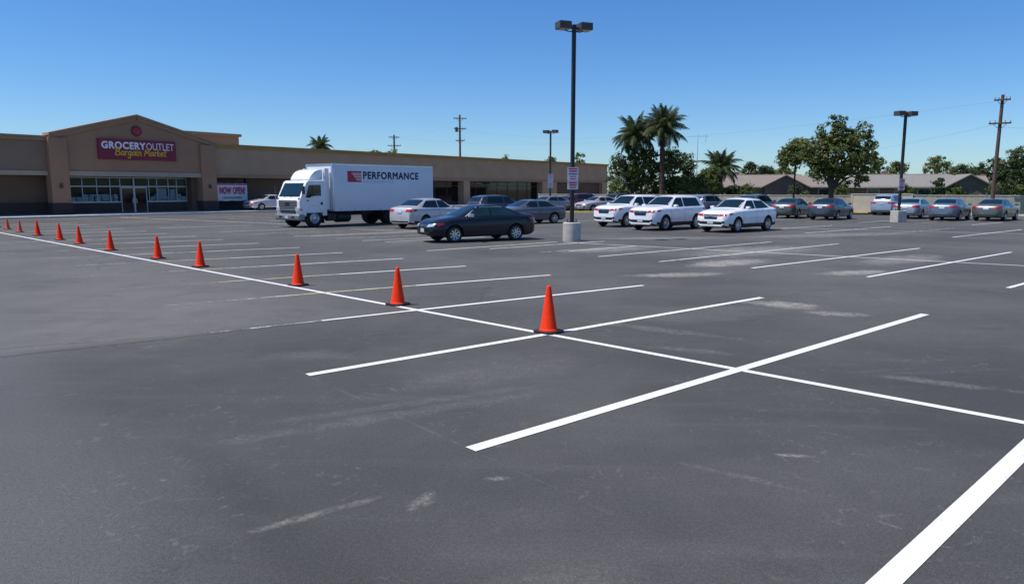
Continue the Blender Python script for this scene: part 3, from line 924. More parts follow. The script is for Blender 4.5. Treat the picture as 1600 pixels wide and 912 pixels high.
def body_mesh(K):
    L2 = K['L'] / 2
    xs = sorted(set([round(v, 3) for v in np.concatenate([np.linspace(-L2, -L2 + .3, 6), np.linspace(-L2 + .3, L2 - .3, 46), np.linspace(L2 - .3, L2, 6)])]))
    rows = []
    Hm = K['H']
    for x in xs:
        e = abs(x) / L2
        ew = .26 if K['H'] < 1.55 else .17
        w = K['W'] / 2 * (1 - (.10 if K['H'] < 1.55 else .06) * max(0, (e - .55) / .45) ** 2 - ew * max(0, (e - .86) / .14) ** 2.0)
        zt = smooth_interp(K['top'], x)
        zbelt = min(smooth_interp(K['belt'], x), zt - 0.035)
        zb = 0.21 + 0.10 * max(0, (e - .8) / .2) ** 1.5
        c = min(1, max(0, (zt - zbelt - .03) / (Hm - interp(K['belt'], 0) - .03)))
        wr = w * 0.80 * (1 - c) + K['roofw'] * c
        sh = zbelt + 0.004
        hi = zt - 0.028 - 0.035 * c
        hi = max(hi, sh + .004)
        wc = w * (.925 * (1 - c) + .90 * c)
        row = [(0, zb), (w * .80, zb), (w * .95, zb + .06), (w * .985, zb + .20), (w * 1.0, zb + (zbelt - zb) * .52), (w * .992, zbelt - .16), (w * .965, zbelt - .045), (w * .94, zbelt - .008),
               (wc, sh), (wc + (wr - wc) * .35, sh + (hi - sh) * .36), (wc + (wr - wc) * .70, sh + (hi - sh) * .72), (wr, hi), (wr * .90, hi + (zt - hi) * .55), (wr * .55, zt - .008), (0, zt)]
        rows.append([(x, y, z) for y, z in row])
    n = len(rows[0])
    v, f = [], []
    ring = 2 * n - 2
    for row in rows:
        v += row + [(p[0], -p[1], p[2]) for p in row[-2:0:-1]]
    for i in range(len(rows) - 1):
        for k in range(ring):
            k2 = (k + 1) % ring
            f.append((i * ring + k, i * ring + k2, (i + 1) * ring + k2, (i + 1) * ring + k))
    f.append(tuple(range(ring)))
    f.append(tuple((len(rows) - 1) * ring + k for k in range(ring - 1, -1, -1)))
    return v, f


def patch(bvh, c, d, n=6, m=4, off=0.006, th=0.02):
    """panel laid on the body: bilinear quad of corners c, pressed along d onto the surface, with a rim"""
    d = Vector(d).normalized()
    c = [Vector(p) for p in c]
    vs, bad = [], False
    for j in range(m + 1):
        for i in range(n + 1):
            u, v = i / n, j / m
            p = c[0] * (1 - u) * (1 - v) + c[1] * u * (1 - v) + c[2] * u * v + c[3] * (1 - u) * v
            h = bvh.ray_cast(p - d * 3, d)
            q = h[0] if h[0] is not None else p
            vs.append(q - d * off)
    k = len(vs)
    vs += [p + d * th for p in vs]
    fs = []
    w = n + 1
    for j in range(m):
        for i in range(n):
            a = j * w + i
            fs.append((a, a + 1, a + 1 + w, a + w))
    bd = [i for i in range(n)] + [n + j * w for j in range(m)] + [m * w + n - i for i in range(n)] + [(m - j) * w for j in range(m)]
    for a, b in zip(bd, bd[1:] + bd[:1]):
        fs.append((a, b, b + k, a + k))
    mb = MB()
    mb.add(vs, fs)
    return mb.mesh('panel', smooth=35)


def wheel_meshes(r):
    t = MB().lathe([(r * .66, -.10), (r * .94, -.11), (r, -.075), (r, .075), (r * .94, .11), (r * .66, .10), (r * .62, .02), (.02, .02)], 28, axis='y').mesh('tyre', smooth=40)
    mb = MB()
    mb.lathe([(r * .57, .03), (r * .57, .085), (r * .68, .112), (r * .68, .085)], 28, axis='y', caps=False)
    mb.lathe([(.075, .03), (.075, .09), (.05, .105)], 14, axis='y')
    ns = 8
    for k in range(ns):
        a = 2 * math.pi * k / ns
        ca, sa = math.cos(a), math.sin(a)
        for (w0, w1) in [(.032, .020)]:
            p = [(.05, -w0), (r * .60, -w1), (r * .60, w1), (.05, w0)]
            vs = [(x * ca - z * sa, y, x * sa + z * ca) for y in (.045, .088) for x, z in p]
            mb.add(vs, [(0, 1, 2, 3), (7, 6, 5, 4), (0, 4, 5, 1), (1, 5, 6, 2), (2, 6, 7, 3), (3, 7, 4, 0)])
    return t, mb.mesh('rim', smooth=40)


def build_lib(kind):
    K = KINDS[kind]
    v, f = body_mesh(K)
    mb = MB()
    mb.add(v, f)
    me = mb.mesh('body_raw')
    bvh = BVHTree.FromPolygons([tuple(p.co) for p in me.vertices], [tuple(p.vertices) for p in me.polygons])
    ob = bpy.data.objects.new('body_raw', me)
    col.objects.link(ob)
    cuts = []
    r = K['r']
    xw = [K['fx'], K['fx'] - K['wb']]
    for x in xw:
        for s in (-1, 1):
            y0, y1 = K['W'] / 2 - .30, K['W'] / 2 + .2
            cm = MB().lathe([(r + .065, min(s * y0, s * y1)), (r + .065, max(s * y0, s * y1))], 32, (x, 0, r), 'y').mesh('cut')
            c = bpy.data.objects.new('cut', cm)
            col.objects.link(c)
            cuts.append(c)
            md = ob.modifiers.new('cut', 'BOOLEAN')
            md.operation = 'DIFFERENCE'
            md.object = c
            md.solver = 'EXACT'
    dg = bpy.context.evaluated_depsgraph_get()
    dg.update()
    bm_ = bpy.data.meshes.new_from_object(ob.evaluated_get(dg))
    for c in cuts:
        bpy.data.objects.remove(c)
    bpy.data.objects.remove(ob)
    bm_.name = 'body_' + kind
    bm_.materials.clear()
    bm_.materials.append(None)
    bm_.materials.append(M['black'])
    for p in bm_.polygons:
        p.use_smooth = True
        cx, cy, cz = p.center
        for x in xw:
            if math.hypot(cx - x, cz - r) < r + .08 and abs(cy) < K['W'] / 2 - .02 and abs(cy) > .3 and math.hypot(cx - x, cz - r) > 0 and (abs(p.normal.y) < .5 or abs(cy) < K['W'] / 2 - .2):
                p.material_index = 1
        if cz < (.30 if K['H'] < 1.55 else .38) and abs(p.normal.z) < .9:
            p.material_index = 1 if (K['H'] > 1.55 or cz < .25) else p.material_index
        if cz < .24:
            p.material_index = 1
    bm_.set_sharp_from_angle(angle=R(38))
    P = []          # (name, mesh, material key, parent index or None)
    H, W2, L2 = K['H'], K['W'] / 2, K['L'] / 2
    a, b = K['ws']
    rwid = K['roofw']
    P.append(('windshield', patch(bvh, [(a, -W2 * .76, 2), (a, W2 * .76, 2), (b, rwid * .95, 2), (b, -rwid * .95, 2)], (0, 0, -1), 10, 5), 'glass'))
    a, b = K['rw']
    P.append(('rear_window', patch(bvh, [(a, W2 * .74, 2), (a, -W2 * .74, 2), (b, -rwid * .93, 2), (b, rwid * .93, 2)], (0, 0, -1), 10, 5), 'glass'))
    x0, x1, xb, x2, x3 = K['side']
    z0, z1 = K['zs']
    for s in (1, -1):
        P.append(('side_window', patch(bvh, [(x0, s, z0), (xb + .04, s, z0), (xb + .04, s, z1), (x1, s, z1)], (0, -s, 0), 6, 4), 'glass'))
        P.append(('side_window', patch(bvh, [(xb - .04, s, z0), (x2, s, z0 + .02), (x3, s, z1 - .01), (xb - .04, s, z1)], (0, -s, 0), 6, 4), 'glass'))
    hz = smooth_interp(K['belt'], L2 - .3)
    for s in (1, -1):
        P.append(('headlight', patch(bvh, [(L2, s * .40, hz - .15), (L2 - .2, s * W2 * .80, hz - .12), (L2 - .3, s * W2 * .83, hz - .01), (L2 - .05, s * .46, hz - .035)], (-1, -s * .35, 0), 6, 3, .008), 'lamp_clear'))
        P.append(('marker_lamp', patch(bvh, [(L2 - .25, s * W2 * .95, hz - .11), (L2 - .52, s * W2, hz - .05), (L2 - .52, s * W2, hz + .015), (L2 - .25, s * W2 * .95, hz - .005)], (-.6, -s, 0), 4, 3, .009), 'lamp_red'))
        tz = smooth_interp(K['belt'], -L2 + .2)
        P.append(('taillight', patch(bvh, [(-L2, s * .42, tz - .17), (-L2 + .15, s * W2 * .86, tz - .19), (-L2 + .2, s * W2 * .88, tz - .02), (-L2, s * .46, tz - .04)], (1, -s * .35, 0), 6, 3, .008), 'lamp_red'))
        P.append(('taillight_wrap', patch(bvh, [(-L2 + .14, s * W2, tz - .17), (-L2 + .42, s * W2, tz - .11), (-L2 + .42, s * W2, tz - .04), (-L2 + .14, s * W2, tz - .03)], (.6, -s, 0), 4, 3, .009), 'lamp_red'))
        P.append(('fog_lamp', patch(bvh, [(L2, s * .60, .44), (L2, s * .74, .45), (L2, s * .74, .55), (L2, s * .61, .54)], (-1, 0, 0), 3, 2, .01), 'black'))
        mm = MB().box(-.09, .09, -.11, .10, -.065, .075).mesh('side_mirror', bevel=.05, smooth=50)
        mm.transform(Matrix.Translation((x0 - .10, s * (W2 + .07), z0 + .03)))
        P.append(('side_mirror', mm, 'PAINT'))
        for xh in (xb + .16, xb - .95):
            P.append(('door_handle', patch(bvh, [(xh, s, z0 - .16), (xh + .2, s, z0 - .155), (xh + .2, s, z0 - .125), (xh, s, z0 - .13)], (0, -s, 0), 2, 1, .022, .03), 'PAINT'))
        for xs_ in (x0 + .14, xb, x2 + .18):
            P.append(('door_seam', patch(bvh, [(xs_ - .006, s, .32), (xs_ + .006, s, .32), (xs_ + .006, s, z0 - .03), (xs_ - .006, s, z0 - .03)], (0, -s, 0), 1, 8, .0025, .01), 'black'))
    gb = .17 if K['H'] < 1.55 else .27
    P.append(('grille', patch(bvh, [(L2, -.34, hz - gb), (L2, .34, hz - gb), (L2, .42, hz - .045), (L2, -.42, hz - .045)], (-1, 0, 0), 8, 3, .010), 'black'))
    lg_ = .40 if K['H'] < 1.55 else .52
    P.append(('lower_grille', patch(bvh, [(L2, -.66, .30), (L2, .66, .30), (L2, .58, lg_), (L2, -.58, lg_)], (-1, 0, 0), 8, 2, .008), 'black'))
    for dz in ((-.13, -.115), (-.085, -.07)):
        P.append(('grille_bar', patch(bvh, [(L2, -.36, hz + dz[0]), (L2, .36, hz + dz[0]), (L2, .37, hz + dz[1]), (L2, -.37, hz + dz[1])], (-1, 0, 0), 8, 1, .016), 'chrome'))
    P.append(('emblem', patch(bvh, [(L2, -.05, hz - .14), (L2, .05, hz - .14), (L2, .06, hz - .07), (L2, -.06, hz - .07)], (-1, 0, 0), 3, 2, .022), 'chrome'))
    P.append(('number_plate', patch(bvh, [(L2, -.16, .41), (L2, .16, .41), (L2, .16, .55), (L2, -.16, .55)], (-1, 0, 0), 2, 2, .018), 'plate'))
    tz = smooth_interp(K['belt'], -L2 + .2)
    P.append(('number_plate', patch(bvh, [(-L2, .16, tz - .24), (-L2, -.16, tz - .24), (-L2, -.16, tz - .10), (-L2, .16, tz - .10)], (1, 0, 0), 2, 2, .018), 'plate'))
    P.append(('rear_bumper_trim', patch(bvh, [(-L2, .62, .30), (-L2, -.62, .30), (-L2, -.62, .42), (-L2, .62, .42)], (1, 0, 0), 8, 2, .010), 'black'))
    tyre, rim = wheel_meshes(r)
    CARLIB[kind] = (bm_, P, tyre, rim, xw)
    BODYTREE[kind] = bvh


PAINTS = {}


def paint(c, metal=0.3, rough=.35):
    k = (c, metal)
    if k not in PAINTS:
        PAINTS[k] = car_paint('car_paint_%02d' % len(PAINTS), c, metal, rough)
    return PAINTS[k]


def car(kind, x, y, heading, pm, label, cat='car', group=None, name='parked_car', skip=(), red_front=False):
    if kind not in CARLIB:
        build_lib(kind)
    K = KINDS[kind]
    body, P, tyre, rim, xw = CARLIB[kind]
    t = thing(name, label, cat, (x, y, 0), R(heading), group)
    o = bpy.data.objects.new('body', body)
    col.objects.link(o)
    o.parent = t
    o.material_slots[0].link = 'OBJECT'
    o.material_slots[0].material = pm
    for (n, me, mk) in P:
        if n in skip:
            continue
        if n == 'headlight' and red_front:
            mk = 'lamp_red' if red_front == 2 else mk
        q = bpy.data.objects.new(n, me)
        col.objects.link(q)
        if not me.materials:
            me.materials.append(None)
        q.material_slots[0].link = 'OBJECT'
        q.material_slots[0].material = pm if mk == 'PAINT' else M[mk]
        q.parent = t
    for xx in xw:
        for s in (1, -1):
            w = bpy.data.objects.new('wheel', None)
            w.empty_display_size = .1
            col.objects.link(w)
            w.parent = t
            w.location = (xx, s * (K['W'] / 2 - .125), K['r'])
            w.rotation_euler = (0, random.uniform(0, .7), 0 if s > 0 else math.pi)
            for n, me, m in (('tyre', tyre, M['rubber']), ('rim', rim, M['rim'])):
                q = bpy.data.objects.new(n, me)
                col.objects.link(q)
                if not me.materials:
                    me.materials.append(m)
                q.parent = w
    return t


WHITE = paint((.80, .81, .83), 0.0)
near_car = car('sedan', -1.42, 29.74, 210, paint((.013, .016, .024), .2, .25), 'dark slate grey sedan parked nose left in front of the truck', 'car')
K_, tree_ = KINDS['sedan'], BODYTREE['sedan']
x0, x1, xb, x2, x3 = K_['side']
z0, z1 = K_['zs']
for s_ in (1, -1):  # bright trim strips stand in for the highlight along pillar and roof edge
    for q in ([(x0 + .07, z0 - .01), (x0 + .02, z0 - .01), (x1 + .015, z1 + .012), (x1 + .05, z1 + .022)], [(x1 + .04, z1 + .01), (x3 - .02, z1 + .002), (x3 - .02, z1 + .018), (x1 + .04, z1 + .026)]):
        link('highlight_trim', patch(tree_, [(p[0], s_, p[1]) for p in q], (0, -s_, 0), 8, 1, .007, .012), M['alu'], near_car)
for ch in near_car.children:
    if ch.name.startswith('side_mirror'):
        ch.material_slots[0].material = M['alu']
    if ch.name.startswith('side_window'):
        ch.material_slots[0].material = M['glass_tint']
car('suv', 6.75, 41.85, 222, WHITE, 'white sport utility car, leftmost and farthest of the three white ones', 'car', 'white cars in the middle row', red_front=2).scale = (1, 1, 1.05)
car('suv', 8.15, 38.35, 222, WHITE, 'white sport utility car between the two other white cars', 'car', 'white cars in the middle row', red_front=2).scale = (1, 1, 1.05)
car('crossover', 11.27, 36.60, 221, WHITE, 'white crossover with black grille, rightmost and nearest of the three white ones', 'car', 'white cars in the middle row', red_front=2).scale = (1, 1, 1.03)
car('crossover', -4.5, 40.2, 54, paint((.50, .50, .49), .3), 'silvery car half hidden between the truck and the dark sedan', 'car')
car('sedan', 1.0, 44.7, 212, paint((.105, .115, .14), .3), 'mid grey sedan behind the roof of the dark sedan', 'car', red_front=2)
car('suv', -0.9, 51.5, 40, paint((.05, .055, .065), .3), 'dark sport utility car mostly hidden behind the grey sedan', 'car')
# row along the far kerb, tails towards the lot
ROW = 'cars parked tail out along the right side'
car('sedan', 20.55, 53.75, 51, paint((.072, .082, .074), .1), 'greenish grey sedan left of the big tree trunk, tail to the lot', 'car', ROW)
car('saloon', 22.2, 51.0, 48, paint((.040, .052, .072), .1), 'slate blue sedan parked below the big leafy tree', 'car', ROW)
car('sedan', 29.1, 53.1, 47, paint((.26, .325, .39), .1), 'pale blue white sedan just right of the lamp base', 'car', ROW)
car('saloon', 29.8, 49.9, 47, paint((.105, .14, .185), .1), 'blue grey sedan, second from the right edge of the photo', 'car', ROW)
car('sedan', 32.55, 49.35, 43, paint((.09, .108, .10), .1), 'sage grey sedan at the right end of the row, beside the utility pole', 'car', ROW)
car('suv', 31.0, 60.2, 47, paint((.25, .33, .42), .1), 'light blue tall car showing left of the lamp base', 'car', ROW)
car('suv', 15.6, 58.6, 46, paint((.24, .26, .29), .4), 'grey sport utility car behind the white cars', 'car')
car('suv', 19.6, 58.4, 48, paint((.09, .12, .17), .4), 'dark blue sport utility car behind the rightmost white car', 'car')
# cars in front of the far end of the shop
FARG = 'cars by the far end of the shop'
car('saloon', 3.9, 67.5, 40, paint((.22, .22, .23), .4), 'grey car seen left of the tall lamp base, far off', 'car', FARG)
car('sedan', 5.9, 72.5, 40, paint((.17, .02, .035), .3), 'dark red car behind the tall lamp post, far off', 'car', FARG)
car('suv', 7.5, 73.5, 30, paint((.10, .02, .03), .3), 'maroon car beside the dark red one, far off', 'car', FARG)
car('sedan', 8.0, 68.0, 215, paint((.50, .42, .40), .2), 'beige pink car on the yellow kerb, far off', 'car', FARG)
car('suv', 11.4, 75.0, 45, paint((.05, .05, .06), .3), 'black sport utility car behind the beige one, far off', 'car', FARG)
t_ = car('sedan', -22.9, 69.35, 232, paint((.55, .50, .54), .2), 'pinkish white car in the shade between banner and truck', 'car', red_front=2)
t_.location.z = .13

# ------------------------------------------------------------------ box truck
trk = thing('box_truck', 'white box truck reading PERFORMANCE parked in front of the shop', 'truck', (-11.64, 40.5, 0), R(230))
arch = [(0.66 * math.cos(t), .52 + 0.66 * math.sin(t)) for t in np.linspace(R(8), R(172), 14)]
prof = [(1.0, .66)] + [(1.06, 1.0), (1.05, 1.46), (.955, 1.62), (.50, 2.44), (.36, 2.53), (-.85, 2.55), (-.93, 2.45), (-.95, .62)] + arch[::-1]
cab = part('cab', MB().prism(prof, -1.10, 1.10), M['truck_white'], trk, bevel=.045, smooth=35, segs=3)
wa, wb_ = Vector((.955, 1.62)), Vector((.50, 2.44))
nw = Vector((.87, .49))


def wpt(t, y, o):
    p = wa + (wb_ - wa) * t + nw * o
    return (p.x, y, p.y)


mb = MB()
mb.add([wpt(.05, -.98, .012), wpt(.05, .98, .012), wpt(.93, .90, .012), wpt(.93, -.90, .012), wpt(.05, -.98, -.02), wpt(.05, .98, -.02), wpt(.93, .90, -.02), wpt(.93, -.90, -.02)],
       [(0, 1, 2, 3), (0, 4, 5, 1), (1, 5, 6, 2), (2, 6, 7, 3), (3, 7, 4, 0)])
ws = part('windshield', mb, M['glass_green'], trk)
part('wiper', MB().tube([wpt(.04, -.5, .025), wpt(.16, .25, .03)], .012, 6).tube([wpt(.04, .1, .025), wpt(.16, .8, .03)], .012, 6), M['black'], ws)
for s in (1, -1):
    d = part('door', MB().prism([(.70, .98), (.70, 1.62), (.40, 2.36), (-.62, 2.38), (-.66, .80), (.52, .80)], s * 1.098, s * 1.112), M['truck_white'], trk, bevel=.004)
    part('side_window', MB().prism([(.62, 1.62), (.36, 2.28), (-.50, 2.30), (-.50, 1.70), (.16, 1.70), (.30, 1.60)], s * 1.105, s * 1.120), M['glass'], d)
    part('window_divider', MB().prism([(.10, 1.66), (.14, 1.66), (.14, 2.29), (.10, 2.29)], s * 1.118, s * 1.126), M['black'], d)
    part('door_handle', MB().box(-.60, -.46, min(s * 1.11, s * 1.135), max(s * 1.11, s * 1.135), 1.22, 1.36), M['black'], d, bevel=.01)
    part('badge', MB().box(.40, .52, min(s * 1.11, s * 1.118), max(s * 1.11, s * 1.118), 1.42, 1.49), M['black'], d)
    part('side_mirror', MB().box(.86, .96, min(s * 1.22, s * 1.38), max(s * 1.22, s * 1.38), 1.80, 2.22).tube([(.80, s * 1.08, 2.2), (.9, s * 1.28, 2.26), (.9, s * 1.28, 1.76), (.8, s * 1.08, 1.72)], .014, 6), M['black'], trk, bevel=.02)
    part('marker_lamp', MB().box(.955, 1.03, min(s * .93, s * 1.06), max(s * .93, s * 1.06), 1.42, 1.60), M['lamp_red'], trk, bevel=.02)
    part('headlight', MB().box(1.0, 1.115, min(s * .74, s * 1.07), max(s * .74, s * 1.07), .88, 1.10), M['lamp_clear'], trk, bevel=.035, smooth=40)
    part('turn_lamp', MB().box(.86, 1.0, min(s * 1.09, s * 1.118), max(s * 1.09, s * 1.118), .92, 1.02), M['lamp_amber'], trk)
    part('fender_trim', MB().tube([(p[0] * 1.02, s * 1.10, .52 + (p[1] - .52) * 1.02) for p in arch], .035, 6), M['truck_white'], trk, smooth=50)
    part('step', MB().box(-.98, -1.55, min(s * .78, s * 1.10), max(s * .78, s * 1.10), .32, .74), M['black'], trk, bevel=.03)
    part('mud_flap', MB().box(-6.28, -6.24, min(s * .55, s * 1.12), max(s * .55, s * 1.12), .18, .84), M['rubber'], trk)
    part('mud_flap', MB().box(-.72, -.69, min(s * .66, s * 1.10), max(s * .66, s * 1.10), .22, .64), M['rubber'], trk)
gr = part('grille', MB().box(1.02, 1.085, -.84, .84, .98, 1.46), M['black'], trk, bevel=.02)
for k in range(5):
    part('grille_bar', MB().box(1.07, 1.100, -.84, .84, 1.01 + k * .092, 1.04 + k * .092), M['alu'], gr)
part('emblem', MB().box(1.10, 1.12, -.20, .20, 1.20, 1.34), M['black'], gr, bevel=.02)
part('lower_grille', MB().box(1.02, 1.08, -.70, .70, .78, .93), M['black'], trk)
part('bumper', MB().prism([(.72, .40), (1.14, .40), (1.18, .48), (1.18, .66), (1.10, .73), (.72, .73)], -1.12, 1.12), M['bumper'], trk, bevel=.04, smooth=40)
part('bumper_slot', MB().box(1.17, 1.19, .45, .72, .52, .62).box(1.17, 1.19, -.72, -.45, .52, .62), M['black'], trk)
part('number_plate', MB().box(1.18, 1.195, -.16, .16, .50, .64), M['plate'], trk)
# roof fairing
fa = [(.16, 2.56), (.10, 2.70), (-.04, 2.88), (-.26, 3.04), (-.54, 3.13), (-.86, 3.16), (-.86, 2.56)]
part('roof_fairing', MB().prism(fa, -.90, .90), M['truck_white'], trk, bevel=.07, smooth=40, segs=3)
for s in (1, -1):
    part('fairing_flank', MB().prism([(-.90, .95), (-1.18, .95), (-1.18, 3.2), (-.90, 3.2)], min(s * .86, s * 1.02), max(s * .86, s * 1.02)), M['truck_white'], trk, bevel=.02)
# cargo box
BX0, BX1, BZ0, BZ1, BY = -8.86, -1.26, .86, 3.46, 1.22
part('cargo_box', MB().box(BX0, BX1, -BY, BY, BZ0, BZ1), M['box_white'], trk, bevel=.03, smooth=35)
for s in (1, -1):
    part('corner_post', MB().box(BX1 - .10, BX1 + .025, min(s * (BY - .10), s * (BY + .012)), max(s * (BY - .10), s * (BY + .012)), BZ0 - .01, BZ1 + .01), M['alu'], trk, bevel=.03, smooth=40)
    part('corner_post', MB().box(BX0 - .03, BX0 + .10, min(s * (BY - .10), s * (BY + .012)), max(s * (BY - .10), s * (BY + .012)), BZ0 - .01, BZ1 + .01), M['box_white'], trk, bevel=.02)
    part('top_rail', MB().box(BX0 + .1, BX1 - .1, min(s * (BY - .05), s * (BY + .014)), max(s * (BY - .05), s * (BY + .014)), BZ1 - .10, BZ1 + .012), M['alu'], trk, bevel=.012)
    part('bottom_rail', MB().box(BX0 + .1, BX1 - .1, min(s * (BY - .05), s * (BY + .014)), max(s * (BY - .05), s * (BY + .014)), BZ0 - .012, BZ0 + .13), M['box_white'], trk, bevel=.012)
    for k in range(8):
        part('side_marker', MB().box(BX1 - .5 - k * .98, BX1 - .42 - k * .98, min(s * (BY + .01), s * (BY + .024)), max(s * (BY + .01), s * (BY + .024)), BZ0 + .04, BZ0 + .075), M['lamp_amber'] if k < 4 else M['lamp_red'], trk)
    for k in range(1, 6):
        part('panel_seam', MB().box(BX1 - k * 1.27 - .006, BX1 - k * 1.27 + .006, min(s * BY, s * (BY + .003)), max(s * BY, s * (BY + .003)), BZ0 + .13, BZ1 - .10), M['box_white'], trk)
    part('chassis_rail', MB().box(-8.4, -.95, min(s * .36, s * .46), max(s * .36, s * .46), .58, .84), M['black'], trk)
part('front_rail', MB().box(BX1 - .03, BX1 + .02, -BY + .1, BY - .1, BZ1 - .1, BZ1 + .01), M['alu'], trk)
part('fuel_tank', MB().lathe([(.26, -2.6), (.28, -2.56), (.28, -1.72), (.26, -1.68)], 20, (0, .78, .50), 'x'), M['black'], trk, smooth=40)
part('battery_box', MB().box(-2.5, -1.7, -1.05, -.55, .34, .80), M['black'], trk, bevel=.02)
part('rear_bumper', MB().box(-8.86, -8.74, -1.1, 1.1, .46, .58).box(-8.80, -8.74, -.5, -.42, .5, .86).box(-8.80, -8.74, .42, .5, .5, .86), M['black'], trk)
part('cross_member', MB().box(-3.5, -3.4, -1.15, 1.15, .72, .858).box(-4.9, -4.8, -1.15, 1.15, .72, .858).box(-7.4, -7.3, -1.15, 1.15, .72, .858), M['black'], trk)
part('rear_axle', MB().tube([(-5.5, -1.0, .5), (-5.5, 1.0, .5)], .10), M['black'], trk)
part('front_axle', MB().tube([(0, -.95, .5), (0, .95, .5)], .07), M['black'], trk)
TR = .50
tt = MB().lathe([(TR * .58, -.12), (TR * .93, -.135), (TR, -.095), (TR, .095), (TR * .93, .135), (TR * .58, .12), (TR * .55, .02), (.02, .02)], 32, axis='y').mesh('truck_tyre', smooth=40)
mr = MB().lathe([(TR * .48, .05), (TR * .59, .13), (TR * .59, .10), (TR * .50, .02)], 32, axis='y', caps=False).lathe([(TR * .50, .02), (TR * .40, .055), (.15, .06), (.13, .14), (.09, .16)], 32, axis='y', caps=False).lathe([(.09, .10), (.09, .16), (.04, .17)], 20, axis='y')
for k in range(8):
    a = 2 * math.pi * k / 8
    mr.lathe([(.018, .05), (.018, .085), (.01, .09)], 6, (.19 * math.cos(a), 0, .19 * math.sin(a)), 'y')
mr = mr.mesh('truck_rim', smooth=40)
for (x, ys) in [(0, (.96,)), (-5.5, (.98, .68))]:
    for s in (1, -1):
        for y in ys:
            w = bpy.data.objects.new('wheel', None)
            col.objects.link(w)
            w.parent = trk
            w.location = (x, s * y, TR)
            w.rotation_euler = (0, 0, 0 if s > 0 else math.pi)
            link('tyre', tt, M['rubber'], w)
            q = bpy.data.objects.new('rim', mr)
            col.objects.link(q)
            if not mr.materials:
                mr.materials.append(None)
            q.material_slots[0].link = 'OBJECT'
            q.material_slots[0].material = M['alu'] if x == 0 else M['black']
            q.parent = w
# shorten the cab a little towards the cargo box
for ch in list(trk.children):
    nm = ch.name.split('.')[0]
    if nm in ('cab', 'windshield', 'door', 'side_mirror', 'marker_lamp', 'headlight', 'turn_lamp', 'fender_trim', 'grille', 'lower_grille', 'bumper', 'bumper_slot', 'number_plate', 'roof_fairing'):
        ch.scale.x = .88
        ch.location.x = -.108
    elif nm == 'wheel' and ch.location.x > -1 or nm == 'front_axle':
        ch.location.x = -.108
# lettering on both flanks
for s in (1, -1):
    rt = (-1, 0, 0) if s > 0 else (1, 0, 0)

    def bx(d):
        return BX1 - d if s > 0 else BX0 + d
    yy = s * (BY + .002)
    lg = part('logo_panel', MB().box(min(bx(1.02), bx(2.0)), max(bx(1.02), bx(2.0)), min(yy, yy + s * .008), max(yy, yy + s * .008), 2.46, 3.08), M['logo_red'], trk)
    for k in range(5):
        a0, a1 = 1.30 + k * .09, 2.0
        part('logo_stripe', MB().box(min(bx(a0), bx(a1)), max(bx(a0), bx(a1)), min(yy + s * .007, yy + s * .012), max(yy + s * .007, yy + s * .012), 2.93 - k * .095, 2.965 - k * .095), M['white'], lg)
    lettering('lettering', 'PERFORMANCE', M['navy'], trk, (bx(2.12), yy, 2.63), rt, (0, 0, 1), 4.28, .44, bold=.022, spacing=1.12)
    lettering('small_lettering', 'FOODSERVICE', M['ink_grey'], trk, (bx(2.14), yy, 2.42), rt, (0, 0, 1), 2.25, .14, bold=0, spacing=1.35)

# ------------------------------------------------------------------ cones
CONE_PARTS = None


def make_cone():
    h = .68
    b = MB()
    a = .178
    c = .045
    oct_ = [(-a + c, -a), (a - c, -a), (a, -a + c), (a, a - c), (a - c, a), (-a + c, a), (-a, a - c), (-a, -a + c)]
    b.prism(oct_, 0.004, .036, 'z')
    bm1 = b.mesh('cone_base', bevel=.008, smooth=40)
    prof = [(.138, .030), (.140, .042), (.128, .050), (.120, .075), (.034, h - .03), (.030, h - .008), (.022, h), (.016, h - .002), (.014, h - .03)]
    bm2 = MB().lathe(prof, 32).mesh('cone_body', smooth=50)
    return bm1, bm2


c_base, c_body = make_cone()
c_base.materials.append(M['cone_base'])
c_body.materials.append(M['cone'])
CG = 'orange cones set along the new white line'
CL = ['orange cone nearest the camera, at the crossing of two white lines', 'orange cone second from the camera on the long line', 'orange cone third from the camera on the long line',
      'orange cone fourth from the camera, beside a yellowed stall line', 'orange cone fifth from the camera on the long line', 'orange cone sixth from the camera on the long line',
      'orange cone seventh from the camera on the long line', 'orange cone eighth from the camera on the long line',
      'last clearly visible cone before the small far ones at left', 'small faded far cone left of the last large cone', 'tiny far cone near the left edge, second from it', 'tiny far cone at the left edge of the photo']
CP = [(.53, 10.40), (-2.05, 12.95), (-4.61, 15.6), (-8.33, 19.41), (-10.6, 21.78), (-13.66, 24.8), (-16.45, 27.75), (-18.5, 29.88), (-21.3, 32.81), (-23.9, 35.5), (-26.2, 38.0), (-28.4, 40.4)]
for i, (x, y) in enumerate(CP):
    t = thing('traffic_cone', CL[i], 'traffic cone', (x, y, 0), R(-44.7 + random.uniform(-7, 7)) + (0 if i else 0), CG)
    sc_ = 1.0 if i < 9 else .85
    t.scale = (sc_, sc_, sc_)
    link('base', c_base, None, t)
    q = link('cone_body', c_body, None, t)
    q.rotation_euler = (R(random.uniform(-1.2, 1.2)), R(random.uniform(-1.2, 1.2)), random.uniform(0, 3))
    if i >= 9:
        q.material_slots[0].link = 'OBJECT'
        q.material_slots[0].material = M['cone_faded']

# ------------------------------------------------------------------ lamp posts


